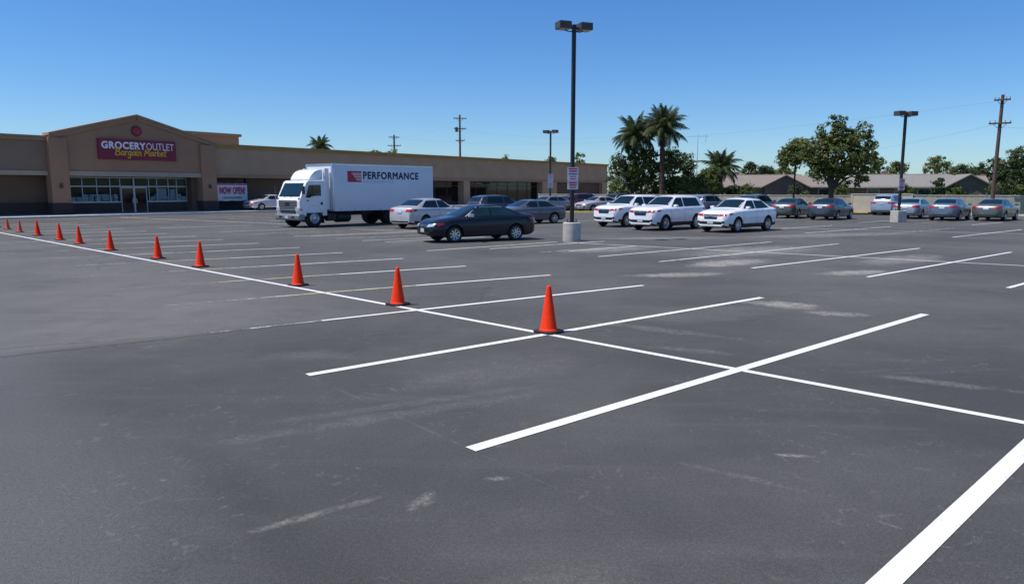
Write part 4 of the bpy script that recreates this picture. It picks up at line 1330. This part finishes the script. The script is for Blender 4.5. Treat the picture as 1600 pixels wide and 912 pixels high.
def lamp(x, y, top, label, rz, base_h=.74, base_r=.36, base_sq=False, sign=None, wide=1.0):
    t = thing('lamp_post', label, 'lamp post', (x, y, 0), rz, 'parking lot lamp posts')
    if base_sq:
        part('concrete_base', MB().box(-.34, .34, -.34, .34, -.05, base_h), M['concrete'], t, bevel=.04)
    elif base_h > .2:
        part('concrete_base', MB().lathe([(base_r, -.05), (base_r, base_h - .03), (base_r - .03, base_h)], 36), M['concrete'], t, smooth=40)
    part('base_plate', MB().box(-.17, .17, -.17, .17, base_h, base_h + .03), M['bronze'], t)
    for sx in (-1, 1):
        for sy in (-1, 1):
            part('anchor_bolt', MB().lathe([(.022, 0), (.022, .10), (.015, .11)], 8, (sx * .13, sy * .13, base_h + .03)), M['bronze_box'], t)
    part('pole', MB().box(-.068, .068, -.068, .068, base_h + .03, top - .12), M['bronze'], t, bevel=.012)
    part('pole_cap', MB().box(-.075, .075, -.075, .075, top - .12, top - .08), M['bronze'], t)
    for s in (1, -1):
        part('arm', MB().box(min(s * .068, s * .22), max(s * .068, s * .22), -.03, .03, top - .24, top - .17), M['bronze'], t)
        hd = part('lamp_head', MB().box(min(s * .2, s * .70), max(s * .2, s * .70), -.25 * wide, .25 * wide, top - .27, top), M['bronze_box'], t, bevel=.015)
        part('lens', MB().box(min(s * .25, s * .65), max(s * .25, s * .65), -.2 * wide, .2 * wide, top - .285, top - .268), M['lens'], hd)
        part('arm_brace', MB().tube([(s * .068, 0, top - .33), (s * .25, 0, top - .34), (s * .38, 0, top - .30)], .02, 6), M['bronze'], t)
    return t


def notice(x, y, z0, z1, w, rz, label):
    t = thing('notice_sign', label, 'sign', (x, y, 0), rz, 'notices strapped to lamp posts')
    mid = z0 + (z1 - z0) * .36
    for (a, b, o) in [(mid + .012, z1, 0), (z0, mid - .012, .04)]:
        p = part('sign_plate', MB().box(-w / 2 + o * 0, w / 2, -.105, -.095, a, b), M['notice'], t)
        n = 5 if a > mid else 3
        for k in range(n):
            zz = b - (b - a) * (k + .75) / (n + .7)
            ww = w * random.uniform(.55, .85) / 2
            part('print_line', MB().box(-ww, ww, -.109, -.1055, zz - .018, zz + .018 + (.02 if k < 2 else 0)), M['notice_red'] if k % 3 != 2 else M['navy'], p)
    part('strap', MB().box(-.08, .08, -.094, -.07, z0 + .1, z0 + .14).box(-.08, .08, -.094, -.07, z1 - .14, z1 - .1), M['alu'], t)
    return t


lamp(2.41, 29.5, 8.45, 'tall dark lamp post on a round concrete base beside the dark sedan', R(20))
notice(2.41, 29.5, 2.05, 2.92, .44, R(8), 'pair of pale notices with red print on the tall central lamp post')
lamp(3.62, 69.8, 7.55, 'slim dark lamp post standing far off before the shop end', R(-25), base_h=.1)
notice(3.62, 69.8, 2.2, 3.5, .5, R(10), 'pale notice on the far lamp post before the shop')
lamp(24.48, 46.44, 6.85, 'dark lamp post on a square concrete base in the right row', R(15), base_h=.72, base_sq=True)
notice(24.48, 46.44, 2.0, 2.72, .42, R(8), 'pale notices with red print on the right lamp post')

# ------------------------------------------------------------------ kerbs, verge and fences at the back of the lot
FA = Vector((8.0, 83.0))
FD = Vector((0.815, -0.579))
FN = Vector((-0.579, -0.815))
frz = math.atan2(FD.y, FD.x)


def fpt(q, n=0.0):
    p = FA + FD * q + FN * n
    return (p.x, p.y, 0)


verge = bpy.data.objects.new('verge', None)
col.objects.link(verge)
verge.location = fpt(0)
verge.rotation_euler = (0, 0, frz)
verge['kind'] = 'structure'
part('lawn', MB().box(30.5, 80, -3.2, 30, -.05, .09), M['grass'], verge)
part('bare_soil', MB().box(-8, 30.49, -1.6, 30, -.05, .08), M['dirt'], verge)
for k in range(-3, 27):
    q0 = k * 3.0
    d = -3.38 if q0 >= 30 else -1.78
    part('kerb_stone', MB().box(q0 + .01, q0 + 2.99, d, d + .17, -.05, .14), M['kerb_yellow'] if 24 <= q0 < 33 else M['kerb'], verge, bevel=.02)
isl = thing('kerb_island', 'long low yellow kerb in front of the far parked cars', 'kerb', (4.6, 65.2, 0), R(-12))
part('kerb_body', MB().box(0, 6.5, 0, .25, -.03, .15), M['kerb_yellow'], isl, bevel=.03)


def wood_fence(q0, q1, h, label, m, seed):
    rnd = random.Random(seed)
    t = thing('board_fence', label, 'fence', fpt(q0), frz)
    L = q1 - q0
    n = max(1, round(L / 2.4))
    for i in range(n + 1):
        x = L * i / n
        part('post', MB().box(x - .05, x + .05, .03, .13, -.05, h + .05), m, t)
    for i in range(n):
        a, b = L * i / n, L * (i + 1) / n
        nb = round((b - a) / .15)
        mb = MB()
        for k in range(nb):
            x = a + (b - a) * k / nb
            dy = rnd.uniform(-.008, .008)
            mb.box(x + .005, x + (b - a) / nb - .006, -.012 + dy, .012 + dy, .08 + rnd.uniform(-.02, .02), h - .06 + rnd.uniform(-.03, .0))
        part('board_panel', mb, m, t, kind='stuff')
        part('rail', MB().box(a + .05, b - .05, .03, .07, .4, .5).box(a + .05, b - .05, .03, .07, h - .4, h - .3), m, t)
    part('top_rail', MB().box(0, L, -.05, .09, h - .055, h + .005), M['house_trim'], t)
    return t


wood_fence(-6, 27.9, 1.52, 'weathered tan board fence behind the palms, left of the block wall', M['wood'], 1)
bw = thing('block_wall', 'pale plain block wall section between the two board fences', 'wall', fpt(27.95), frz)
part('wall_body', MB().box(0, 5.0, -.09, .09, -.05, 1.6), M['block'], bw)
part('wall_cap', MB().box(-.02, 5.02, -.13, .13, 1.602, 1.68), M['house_trim'], bw)
for k in range(3):
    part('pilaster', MB().box(k * 2.4 + .05, k * 2.4 + .18, -.115, -.091, -.05, 1.6), M['block'], bw)
wood_fence(33.0, 62, 1.58, 'grey weathered board fence at the right, behind the parked sedans', M['wood_grey'], 2)

# ------------------------------------------------------------------ houses beyond the fence


def house(x, y, rz, L, D, wall_h, roof_h, mroof, label, gables=()):
    t = thing('house', label, 'house', (x, y, 0), rz)
    part('wall', MB().box(-L / 2, L / 2, -D / 2, D / 2, -.05, wall_h), M['house_wall'], t)
    e = .6
    z0 = wall_h - .05
    hip = D / 2
    a = [(-L / 2 - e, -D / 2 - e, z0), (L / 2 + e, -D / 2 - e, z0), (L / 2 + e, D / 2 + e, z0), (-L / 2 - e, D / 2 + e, z0), (-L / 2 + hip * .8, 0, z0 + roof_h), (L / 2 - hip * .8, 0, z0 + roof_h)]
    b = [(p[0], p[1], p[2] - .12) for p in a[:4]]
    rf = part('roof', MB().add(a + b, [(0, 1, 5, 4), (1, 2, 5), (2, 3, 4, 5), (3, 0, 4), (0, 6, 7, 1), (1, 7, 8, 2), (2, 8, 9, 3), (3, 9, 6, 0), (6, 9, 8, 7)]), mroof, t)
    part('ridge_cap', MB().tube([a[4], a[5]], .07, 6), mroof, rf)
    part('fascia', MB().box(-L / 2 - e - .02, L / 2 + e + .02, -D / 2 - e - .03, -D / 2 - e - .001, z0 - .16, z0 + .02), M['house_trim'], t)
    n = int(L / 2.6)
    for k in range(n):
        xx = -L / 2 + (k + .5) * L / n + random.uniform(-.2, .2)
        w = random.choice([.5, .8, .6])
        wn_ = part('window', MB().box(xx - w - .06, xx + w + .06, -D / 2 - .05, -D / 2 - .002, .95, 2.12), M['house_trim'], t)
        part('pane', MB().box(xx - w, xx + w, -D / 2 - .06, -D / 2 - .052, 1.0, 2.06), M['house_glass'], wn_)
    for (gx, gw, gd, gh) in gables:
        part('wing_wall', MB().prism([(gx - gw / 2, -.05), (gx + gw / 2, -.05), (gx + gw / 2, wall_h), (gx, wall_h + gh), (gx - gw / 2, wall_h)], -D / 2 - gd, -D / 2 + .1), M['house_wall'], t)
        rr = MB()
        for s in (-1, 1):
            rr.add([(gx + s * (gw / 2 + .5), -D / 2 - gd - .4, wall_h - .35 * gh / (gw / 2)), (gx, -D / 2 - gd - .4, wall_h + gh + .1), (gx, .0, wall_h + gh + .1), (gx + s * (gw / 2 + .5), 0, wall_h - .35 * gh / (gw / 2)),
                    (gx + s * (gw / 2 + .5), -D / 2 - gd - .4, wall_h - .35 * gh / (gw / 2) - .12), (gx, -D / 2 - gd - .4, wall_h + gh - .02), (gx, .0, wall_h + gh - .02), (gx + s * (gw / 2 + .5), 0, wall_h - .35 * gh / (gw / 2) - .12)],
                   [(0, 1, 2, 3), (7, 6, 5, 4), (0, 4, 5, 1), (3, 2, 6, 7), (0, 3, 7, 4)])
        part('wing_roof', rr, mroof, t)
    part('vent_pipe', MB().tube([(L * .2, 1.0, z0 + roof_h * .5), (L * .2, 1.0, z0 + roof_h + .35)], .07, 8), M['house_trim'], rf)
    part('chimney', MB().box(-L * .12 - .35, -L * .12 + .35, .6, 1.2, z0 + roof_h * .4, z0 + roof_h + .45), M['brick_red'], rf)
    return t


house(32.5, 99, R(-14), 19, 9, 2.5, 1.5, M['shingle_brown'], 'low brown roofed house behind the short palm', gables=((3.4, 5.0, .8, 1.3),))
house(47.8, 90, R(-16), 17, 9, 2.45, 1.45, M['shingle_grey'], 'low grey roofed house behind the right lamp post', gables=((5.6, 4.4, .8, 1.25),))
house(66.5, 101, R(-20), 13, 9, 2.45, 1.5, M['shingle_brown'], 'small reddish roofed house left of the right utility pole')

# ------------------------------------------------------------------ utility poles and wires


def utility_pole(x, y, top, rad, label, rz=0.0, arms=((.35, 1.2), (1.5, 1.2)), lean=0.0):
    t = thing('utility_pole', label, 'utility pole', (x, y, 0), rz, 'wooden utility poles')
    part('pole', MB().tube([(0, 0, -.3), (lean * .5, 0, top * .5), (lean, 0, top)], [rad, rad * .85, rad * .7], 12), M['wood_pole'], t, smooth=50)
    for (dz, w) in arms:
        z = top - dz
        xx = lean * z / top
        c = part('crossarm', MB().box(xx - w, xx + w, -rad * .7 - .11, -rad * .7 - .01, z - .06, z + .06), M['wood_pole'], t)
        for k in (-.9, -.45, .45, .9):
            part('insulator', MB().lathe([(.03, 0), (.055, .05), (.03, .10), (.05, .14), (.02, .2)], 8, (xx + w * k, -rad * .7 - .06, z + .06)), M['ink_grey'], c)
        part('brace', MB().tube([(xx - w * .6, -rad - .05, z - .05), (xx, -rad * .6 - .03, z - .5)], .02, 5).tube([(xx + w * .6, -rad - .05, z - .05), (xx, -rad * .6 - .03, z - .5)], .02, 5), M['wood_pole'], c)
    return t


up1 = utility_pole(-8.05, 115, 13.4, .20, 'tall dark utility pole above the middle of the shop roof', R(12), ((.55, 1.0), (2.1, .95), (3.9, .7)))
part('transformer', MB().lathe([(.02, 0), (.24, .02), (.24, .72), (.02, .78)], 14, (-.5, 0, 10.8)), M['bronze_box'], up1, smooth=40)
up2 = utility_pole(-22.2, 140, 12.2, .22, 'short looking utility pole above the truck, behind the shop', R(12), ((.45, 1.0), (2.0, 1.25)))
up3 = utility_pole(38.45, 58.9, 9.4, .16, 'leaning brown utility pole at the right edge beside the board fence', R(-35), ((.4, .55), (2.2, .75)), lean=.1)
ant = thing('antenna_mast', 'thin grey antenna mast beyond the palms', 'antenna', (37.5, 150, 0), 0)
part('mast', MB().tube([(0, 0, 0), (0, 0, 13.0)], [.12, .05], 8), M['alu'], ant)
part('element', MB().tube([(-2.0, 0, 12.6), (2.2, 0, 12.6)], .03, 6).tube([(1.6, 0, 11.4), (1.6, 0, 13.1)], .05, 6), M['alu'], ant)


def wire(a, b, sag, label, r=.006):
    a, b = Vector(a), Vector(b)
    pts = []
    for i in range(17):
        t = i / 16
        p = a.lerp(b, t)
        p.z -= sag * 4 * t * (1 - t)
        pts.append(p)
    o = part('power_line', MB().tube(pts, r, 5), M['wire'])
    return tag(o, label, 'cable', 'overhead wires')


wire((38.5, 58.8, 8.95), (-22.2, 140, 11.7), 2.2, 'highest thin overhead wire running from the right pole to the left')
wire((38.5, 58.8, 7.2), (37.5, 150, 7.6), 1.6, 'thin overhead wire sagging behind the right lamp post')
wire((38.5, 58.8, 6.9), (75, 40, 7.0), 1.0, 'thin overhead wire leaving the right pole out of the photo')
wire((-8.05, 115, 12.8), (-22.2, 140, 11.7), .8, 'thin overhead wire between the two poles behind the shop')
wire((-8.05, 115, 11.3), (24, 122, 11.3), 1.2, 'thin overhead wire right of the tall pole behind the shop')

# ------------------------------------------------------------------ trees


def leaf_cloud(lobes, n, size, seed, droop=0.0, clump=.55):
    """leaf shaped quads in clumps through the volume of ellipsoid lobes"""
    g = np.random.default_rng(seed)
    lob = np.array(lobes, float)
    vol = lob[:, 3] * lob[:, 4] * lob[:, 5]
    nc = max(12, n // 26)
    li = g.choice(len(lob), nc, p=vol / vol.sum())
    d = g.normal(size=(nc, 3))
    d /= np.linalg.norm(d, axis=1)[:, None]
    rr = g.uniform(.25, 1.0, nc) ** .45
    cc = lob[li, :3] + d * rr[:, None] * lob[li, 3:]
    per = n // nc
    ci = np.repeat(np.arange(nc), per)
    cs = g.uniform(.5, 1.25, nc) * clump
    q = g.normal(size=(len(ci), 3))
    q /= np.linalg.norm(q, axis=1)[:, None]
    q *= (g.uniform(0, 1, len(ci)) ** .5)[:, None]
    p = cc[ci] + q * cs[ci][:, None] * np.array([1, 1, .7])
    p[:, 2] -= droop * g.uniform(0, 1, len(ci)) ** 2
    nr = q + d[ci] * .6 + g.normal(size=q.shape) * .5 + np.array([0, 0, .35])
    nr /= np.linalg.norm(nr, axis=1)[:, None]
    t = np.cross(nr, g.normal(size=q.shape))
    t /= np.linalg.norm(t, axis=1)[:, None] + 1e-9
    b = np.cross(nr, t)
    s = size * g.uniform(.6, 1.35, len(ci))[:, None]
    v = np.stack([p - t * s * .5, p + b * s * .28, p + t * s * .55, p - b * s * .28], 1).reshape(-1, 3)
    f = np.arange(len(v)).reshape(-1, 4)
    me = bpy.data.meshes.new('crown')
    me.from_pydata(v.tolist(), [], f.tolist())
    me.update()
    return me


def tree(x, y, lobes, n, size, m, label, trunk_r=.2, trunk_h=None, seed=1, name='tree', group=None, limbs=5, lean=(0, 0), cat='tree', clump=.55):
    t = thing(name, label, cat, (x, y, 0), 0, group)
    g = random.Random(seed)
    lo = min(l[2] - l[5] for l in lobes)
    th = trunk_h if trunk_h else max(.4, lo + .3)
    mb = MB()
    top = Vector((lean[0], lean[1], th))
    mb.tube([(0, 0, -.1), (0, 0, .15), top * .5 + Vector((g.uniform(-.05, .05), 0, 0)), top], [trunk_r * 1.45, trunk_r * 1.1, trunk_r * .9, trunk_r * .8], 12)
    for k in range(limbs):
        l = lobes[k % len(lobes)]
        tip = Vector((l[0] + g.uniform(-.6, .6) * l[3], l[1] + g.uniform(-.6, .6) * l[4], l[2] + g.uniform(-.1, .6) * l[5]))
        mid = top.lerp(tip, .45) + Vector((0, 0, g.uniform(0, .35)))
        mb.tube([top - Vector((0, 0, .15)), mid, tip], [trunk_r * .6, trunk_r * .34, trunk_r * .1], 8)
        for _ in range(2):
            e = mid + Vector((g.uniform(-1, 1) * l[3] * .7, g.uniform(-1, 1) * l[4] * .7, g.uniform(.1, .8) * l[5]))
            mb.tube([mid, mid.lerp(e, .5) + Vector((0, 0, .1)), e], [trunk_r * .26, trunk_r * .16, trunk_r * .05], 6)
    part('trunk', mb, M['bark'], t, smooth=60)
    link('crown', leaf_cloud(lobes, n, size, seed, clump=clump), m, t)
    return t


# big leafy tree in front of the fence and its slim neighbour
big = tree(26.75, 61.7, [(.3, 0, 5.2, 2.4, 2.3, 2.1), (-1.3, .2, 5.6, 1.5, 1.6, 1.5), (-.1, 0, 7.3, 1.25, 1.3, 1.35), (.3, 0, 8.2, .7, .7, .6), (2.2, -.1, 6.5, 1.25, 1.4, 1.7), (3.4, 0, 5.9, .6, .7, .8), (2.9, .2, 4.8, 1.1, 1.2, 1.1), (-1.2, .1, 3.7, 1.1, 1.2, .8), (1.9, 0, 3.3, 1.2, 1.2, .9)],
     15000, .25, M['leaf_a'], 'big round leafy tree with a thick forked trunk before the pale block wall', .26, 2.3, 11, limbs=9, clump=.44)
big.scale = (.935, .935, .935)
isl2 = thing('planting_island', 'kerbed soil island around the foot of the big tree', 'planter', (26.75, 61.7, 0), R(-35))
part('soil', MB().box(-1.2, 1.2, -.7, .7, -.05, .1), M['dirt'], isl2)
part('kerb_ring', MB().box(-1.4, 1.4, -.9, -.702, -.05, .14).box(-1.4, 1.4, .702, .9, -.05, .14).box(-1.4, -1.202, -.7, .7, -.05, .14).box(1.202, 1.4, -.7, .7, -.05, .14), M['kerb'], isl2)
tree(25.5, 66.6, [(0, 0, 5.2, 1.25, 1.2, 1.15), (.5, 0, 6.0, .9, .9, .7), (-.7, 0, 4.7, .8, .8, .8)], 3000, .27, M['leaf_a'], 'slim small tree with a thin straight trunk left of the big one', .09, 4.4, 12, limbs=4)
# leafy mass around the palms
BK = 'leafy trees behind the left part of the fence'
tree(13.1, 88, [(0, 0, 3.0, 1.8, 1.7, 2.4), (-.6, 0, 5.2, 1.1, 1.2, 1.2), (.9, 0, 4.8, 1.1, 1.0, 1.1)], 4600, .30, M['leaf_d'], 'pale green tree touching the end of the shop', .15, 1.4, 21, group=BK)
tree(15.4, 87.5, [(0, 0, 4.4, 1.9, 1.7, 2.1), (-1.0, 0, 6.5, 1.2, 1.2, .95), (.6, 0, 6.0, 1.1, 1.1, .9), (.7, 0, 2.2, 1.7, 1.5, 1.6)], 6400, .30, M['leaf_b'], 'dense green tree below the left tall palm', .18, 1.6, 22, group=BK)
tree(18.8, 88, [(0, 0, 4.2, 1.9, 1.7, 2.1), (.8, 0, 6.0, 1.1, 1.2, .9), (-.8, 0, 6.2, 1.0, 1.0, .8), (-.6, 0, 2.0, 1.7, 1.5, 1.5), (1.2, 0, 2.2, 1.3, 1.2, 1.4)], 6800, .30, M['leaf_b'], 'dense green tree below the right tall palm', .18, 1.6, 23, group=BK)
tree(21.6, 91, [(0, 0, 5.0, 1.05, .9, 1.4), (0, 0, 2.9, 1.3, 1.1, 1.4)], 2600, .28, M['leaf_c'], 'narrow dark upright tree right of the tall palms', .14, 1.6, 24, group=BK)
tree(22.9, 87, [(0, 0, 2.7, 1.8, 1.5, 1.4), (.5, 0, 4.0, 1.1, 1.1, .8), (-1.1, 0, 2.2, 1.5, 1.2, 1.5)], 4800, .28, M['leaf_b'], 'low bright green bushy tree left of the short palm', .14, .9, 25, group=BK)
tree(20.3, 85.5, [(0, 0, 1.6, 1.5, 1.0, 1.4), (1.5, 0, 1.3, 1.2, .9, 1.1)], 3000, .26, M['leaf_a'], 'low olive shrub just behind the fence', .10, .7, 26, name='shrub', group=BK, cat='shrub')
tree(11.9, 84.2, [(0, 0, 1.6, .9, .8, 1.5), (.9, 0, 1.1, .9, .7, 1.0)], 1800, .26, M['leaf_b'], 'shrub at the shop corner behind the fence', .08, .7, 27, name='shrub', group=BK, cat='shrub')
tree(26.6, 89, [(0, 0, 1.5, 2.4, 1.0, 1.1)], 1800, .26, M['leaf_b'], 'low shrub beneath the short palm', .08, .6, 28, name='shrub', group=BK, cat='shrub')
# crowns over the house roofs
BH = 'trees behind the houses'
for i, (px, y, z, rx, rz_, m, lb) in enumerate([
        (51.5, 106, 5.1, 2.0, 1.7, 'leaf_b', 'yellow green tree over the grey roof, left of the right lamp'), (55.6, 107, 4.8, 1.5, 1.3, 'leaf_b', 'green tree peeping out right of the right lamp'),
        (62.0, 108, 5.2, 1.9, 1.7, 'leaf_a', 'round olive tree over the middle of the grey roof'), (67.5, 111, 4.7, 1.5, 1.2, 'leaf_d', 'small round tree over the end of the grey roof'),
        (38.5, 120, 5.0, 1.3, 1.4, 'leaf_c', 'dark pointed tree over the left part of the brown roof'), (41.5, 122, 4.8, 1.7, 1.1, 'leaf_d', 'small bluish tree over the brown roof, second from left'),
        (45.5, 124, 4.6, 2.0, 1.0, 'leaf_b', 'wide low tree over the right part of the brown roof'), (33.2, 118, 4.9, 1.4, 1.2, 'leaf_c', 'dark tree just right of the short palm'),
        (72.0, 116, 4.5, 2.2, 1.0, 'leaf_c', 'low dark tree between the grey roof and the right pole')]):
    tree(px, y, [(0, 0, z, rx, rx, rz_), (rx * .35, 0, z + rz_ * .45, rx * .6, rx * .6, rz_ * .6), (-rx * .5, 0, z - rz_ * .5, rx * .7, rx * .7, rz_ * .6)], 1900, .33, M[m], lb, .16, z - rz_ * .6, 40 + i, group=BH, limbs=4)
tree(56.4, 84, [(0, 0, 4.0, 2.2, 2.0, 1.8), (.9, 0, 5.6, 1.5, 1.4, 1.2), (-1.7, 0, 4.4, 1.5, 1.4, 1.1)], 4600, .30, M['leaf_c'], 'large dark tree just right of the right utility pole', .2, 1.8, 61, limbs=6)
tree(59.9, 86, [(0, 0, 3.9, 2.2, 2.0, 1.9), (1.2, 0, 5.2, 1.5, 1.4, 1.0)], 3600, .30, M['leaf_c'], 'dark tree at the right edge of the photo', .2, 1.6, 62, limbs=6)
tree(57.0, 81.0, [(0, 0, 1.6, 2.2, 1.2, 1.2), (2.6, 0, 1.8, 1.6, 1.1, 1.3)], 3000, .27, M['leaf_b'], 'bright green hedge shrub behind the right fence', .1, .6, 63, name='shrub', cat='shrub')
tree(50.5, 84.0, [(0, 0, 1.4, 1.5, 1.0, 1.1)], 1300, .27, M['leaf_b'], 'green shrub against the grey roofed house', .1, .6, 64, name='shrub', cat='shrub')
tree(39.9, 55.9, [(0, 0, .55, .75, .6, .5), (.8, .1, .6, .6, .6, .5)], 900, .16, M['leaf_d'], 'round grey green bush at the right end of the sedans', .05, .2, 65, name='shrub', cat='shrub', clump=.25)
GH = 'garden greenery between fence and houses'
for i, (px, y, lob, m, lb) in enumerate([
        (29.5, 92.5, [(0, 0, 1.5, 1.3, .9, 1.2)], 'leaf_b', 'small round shrub before the brown roofed house, right of the palm'),
        (35.0, 91.0, [(0, 0, 1.5, 1.0, .8, 1.3), (.9, 0, 1.2, .8, .7, 1.0)], 'leaf_d', 'bluish shrub before the gable of the brown roofed house'),
        (38.4, 86.0, [(0, 0, 1.7, 1.2, .9, 1.3)], 'leaf_a', 'olive shrub behind the big leafy tree'),
        (44.0, 82.5, [(0, 0, 1.5, .9, .7, 1.1)], 'leaf_b', 'green shrub before the grey roofed house, left of the lamp'),
        (47.4, 82.0, [(0, 0, 1.9, .7, .6, 1.5)], 'leaf_c', 'narrow dark shrub before the grey roofed house'),
        (52.8, 80.0, [(0, 0, 1.7, 1.3, .9, 1.3), (1.2, 0, 2.0, 1.0, .8, 1.3)], 'leaf_c', 'dark bushy shrub left of the right utility pole'),
        (54.6, 92.0, [(0, 0, 2.6, 1.2, 1.0, 1.7)], 'leaf_b', 'yellow green small tree left of the right utility pole')]):
    tree(px, y, lob, 1300, .25, M[m], lb, .07, .7, 90 + i, name='shrub', cat='shrub', group=GH, limbs=3, clump=.4)
SR = 'foliage showing over the shop roof'
for i, (px, y, z, rx, m) in enumerate([(-23.5, 128, 8.1, .8, 'leaf_b'), (-20.6, 128, 8.1, .9, 'leaf_b'), (12.0, 132, 7.6, 1.0, 'leaf_b'), (6.8, 132, 7.2, .8, 'leaf_a'), (-1.0, 132, 7.2, .8, 'leaf_a')]):
    tree(px, y, [(0, 0, z, rx, rx, .9), (0, 0, z - 1.2, rx * 1.4, rx, 1.0)], 700, .34, M[m], ['tree tip left of the short utility pole over the shop roof', 'tree tip right of the short utility pole over the shop roof', 'tree tip over the far end of the shop roof, right of the tall lamp', 'faint tree tip over the shop roof beside the tall lamp', 'faint tree tip over the shop roof left of the far lamp'][i], .14, z - 1.5, 70 + i, group=SR, limbs=3)


# palms
def frond_mesh(length, seed, n=26, droop=1.0, ll=.66):
    g = random.Random(seed)
    mb = MB()
    pts, dirs = [], []
    p = Vector((0, 0, 0))
    for i in range(n + 1):
        pts.append(p.copy())
        a = .12 - 1.25 * droop * (i / n) ** 1.25
        p = p + Vector((math.cos(a), 0, math.sin(a))) * (length / n)
    mb.tube(pts[::3] if (n % 3 == 0) else pts, [.028 * (1 - .8 * i / max(1, len(pts[::3] if n % 3 == 0 else pts) - 1)) for i in range(len(pts[::3] if n % 3 == 0 else pts))], 4)
    for i in range(3, n + 1):
        t = i / n
        p = pts[i]
        tg = (pts[i] - pts[i - 1]).normalized()
        l = ll * length / 2.2 * (math.sin(math.pi * min(1, .18 + t * .86)) * .8 + .25)
        for s in (-1, 1):
            for rep in range(3):
                d = (Vector((0, s, 0)) * .8 + tg * .65 + Vector((0, 0, g.uniform(-.9, .15) - .25 * droop))).normalized()
                w = tg.cross(d).cross(d)
                w = (tg * .034)
                q = p - tg * rep * length / n * .33
                m_ = q + d * l * .55
                e = m_ + (d + Vector((0, 0, -.75 * droop))).normalized() * l * .5
                mb.add([q - w * .6, q + w * .6, m_ + w * .55, m_ - w * .55, e], [(0, 1, 2, 3), (3, 2, 4)])
    return mb.mesh('frond', fix=False)


def palm(x, y, z, length, n, label, trunk_r, seed, group, dead=6, spread=1.0):
    g = random.Random(seed)
    t = thing('palm_tree', label, 'palm', (x, y, 0), 0, group)
    mb = MB()
    path, rad = [], []
    k = 26
    for i in range(k + 1):
        u = i / k
        path.append((.15 * math.sin(u * 2 + seed), .05 * math.sin(u * 3), -.1 + (z + .1) * u))
        rad.append(trunk_r * (1.15 - .3 * u + (.07 if i % 2 else 0)) * (1.35 if u > .88 else 1))
    mb.tube(path, rad, 12)
    part('trunk', mb, M['palm_bark'], t)
    c = Vector(path[-1])
    protos = [frond_mesh(length * s, seed * 10 + j, 36, d) for j, (s, d) in enumerate([(1, .9), (.95, 1.15), (1.08, 1.3), (.9, .62)])]
    for pmsh in protos:
        pmsh.materials.append(M['palm_leaf'])
    dm = frond_mesh(length * .75, seed * 10 + 9, 18, 1.3)
    dm.materials.append(M['palm_dead'])
    for i in range(n + dead):
        az = i * 2.39996 + g.uniform(-.2, .2)
        u = (i + .5) / n
        if i >= n:
            el = -1.15 + g.uniform(-.2, .2)
            me = dm
        else:
            el = math.pi / 2 * (.92 - 1.22 * spread * u) + g.uniform(-.14, .14)
            me = protos[3] if u < .2 else protos[g.randrange(3)]
        o = link('frond', me, None, t)
        o.location = c + Vector((0, 0, g.uniform(-.12, .12)))
        o.rotation_euler = (0, -el, az)
        k_ = g.uniform(.82, 1.1)
        o.scale = (k_, k_, k_)
    return t


PG = 'palms behind the fence'
palm(17.35, 85, 8.9, 3.2, 46, 'tallest palm with a full crown above the leafy trees', .27, 3, PG, 14)
palm(14.35, 87, 8.3, 3.0, 40, 'tall palm leaning its crown left of the tallest one', .18, 5, PG, 12)
palm(25.4, 90, 4.55, 2.9, 42, 'short broad palm before the brown roofed house', .30, 8, PG, 4, .95)
palm(-33.4, 130, 9.5, 2.6, 26, 'far palm crown showing over the shop roof', .25, 9, 'palm behind the shop', 3)
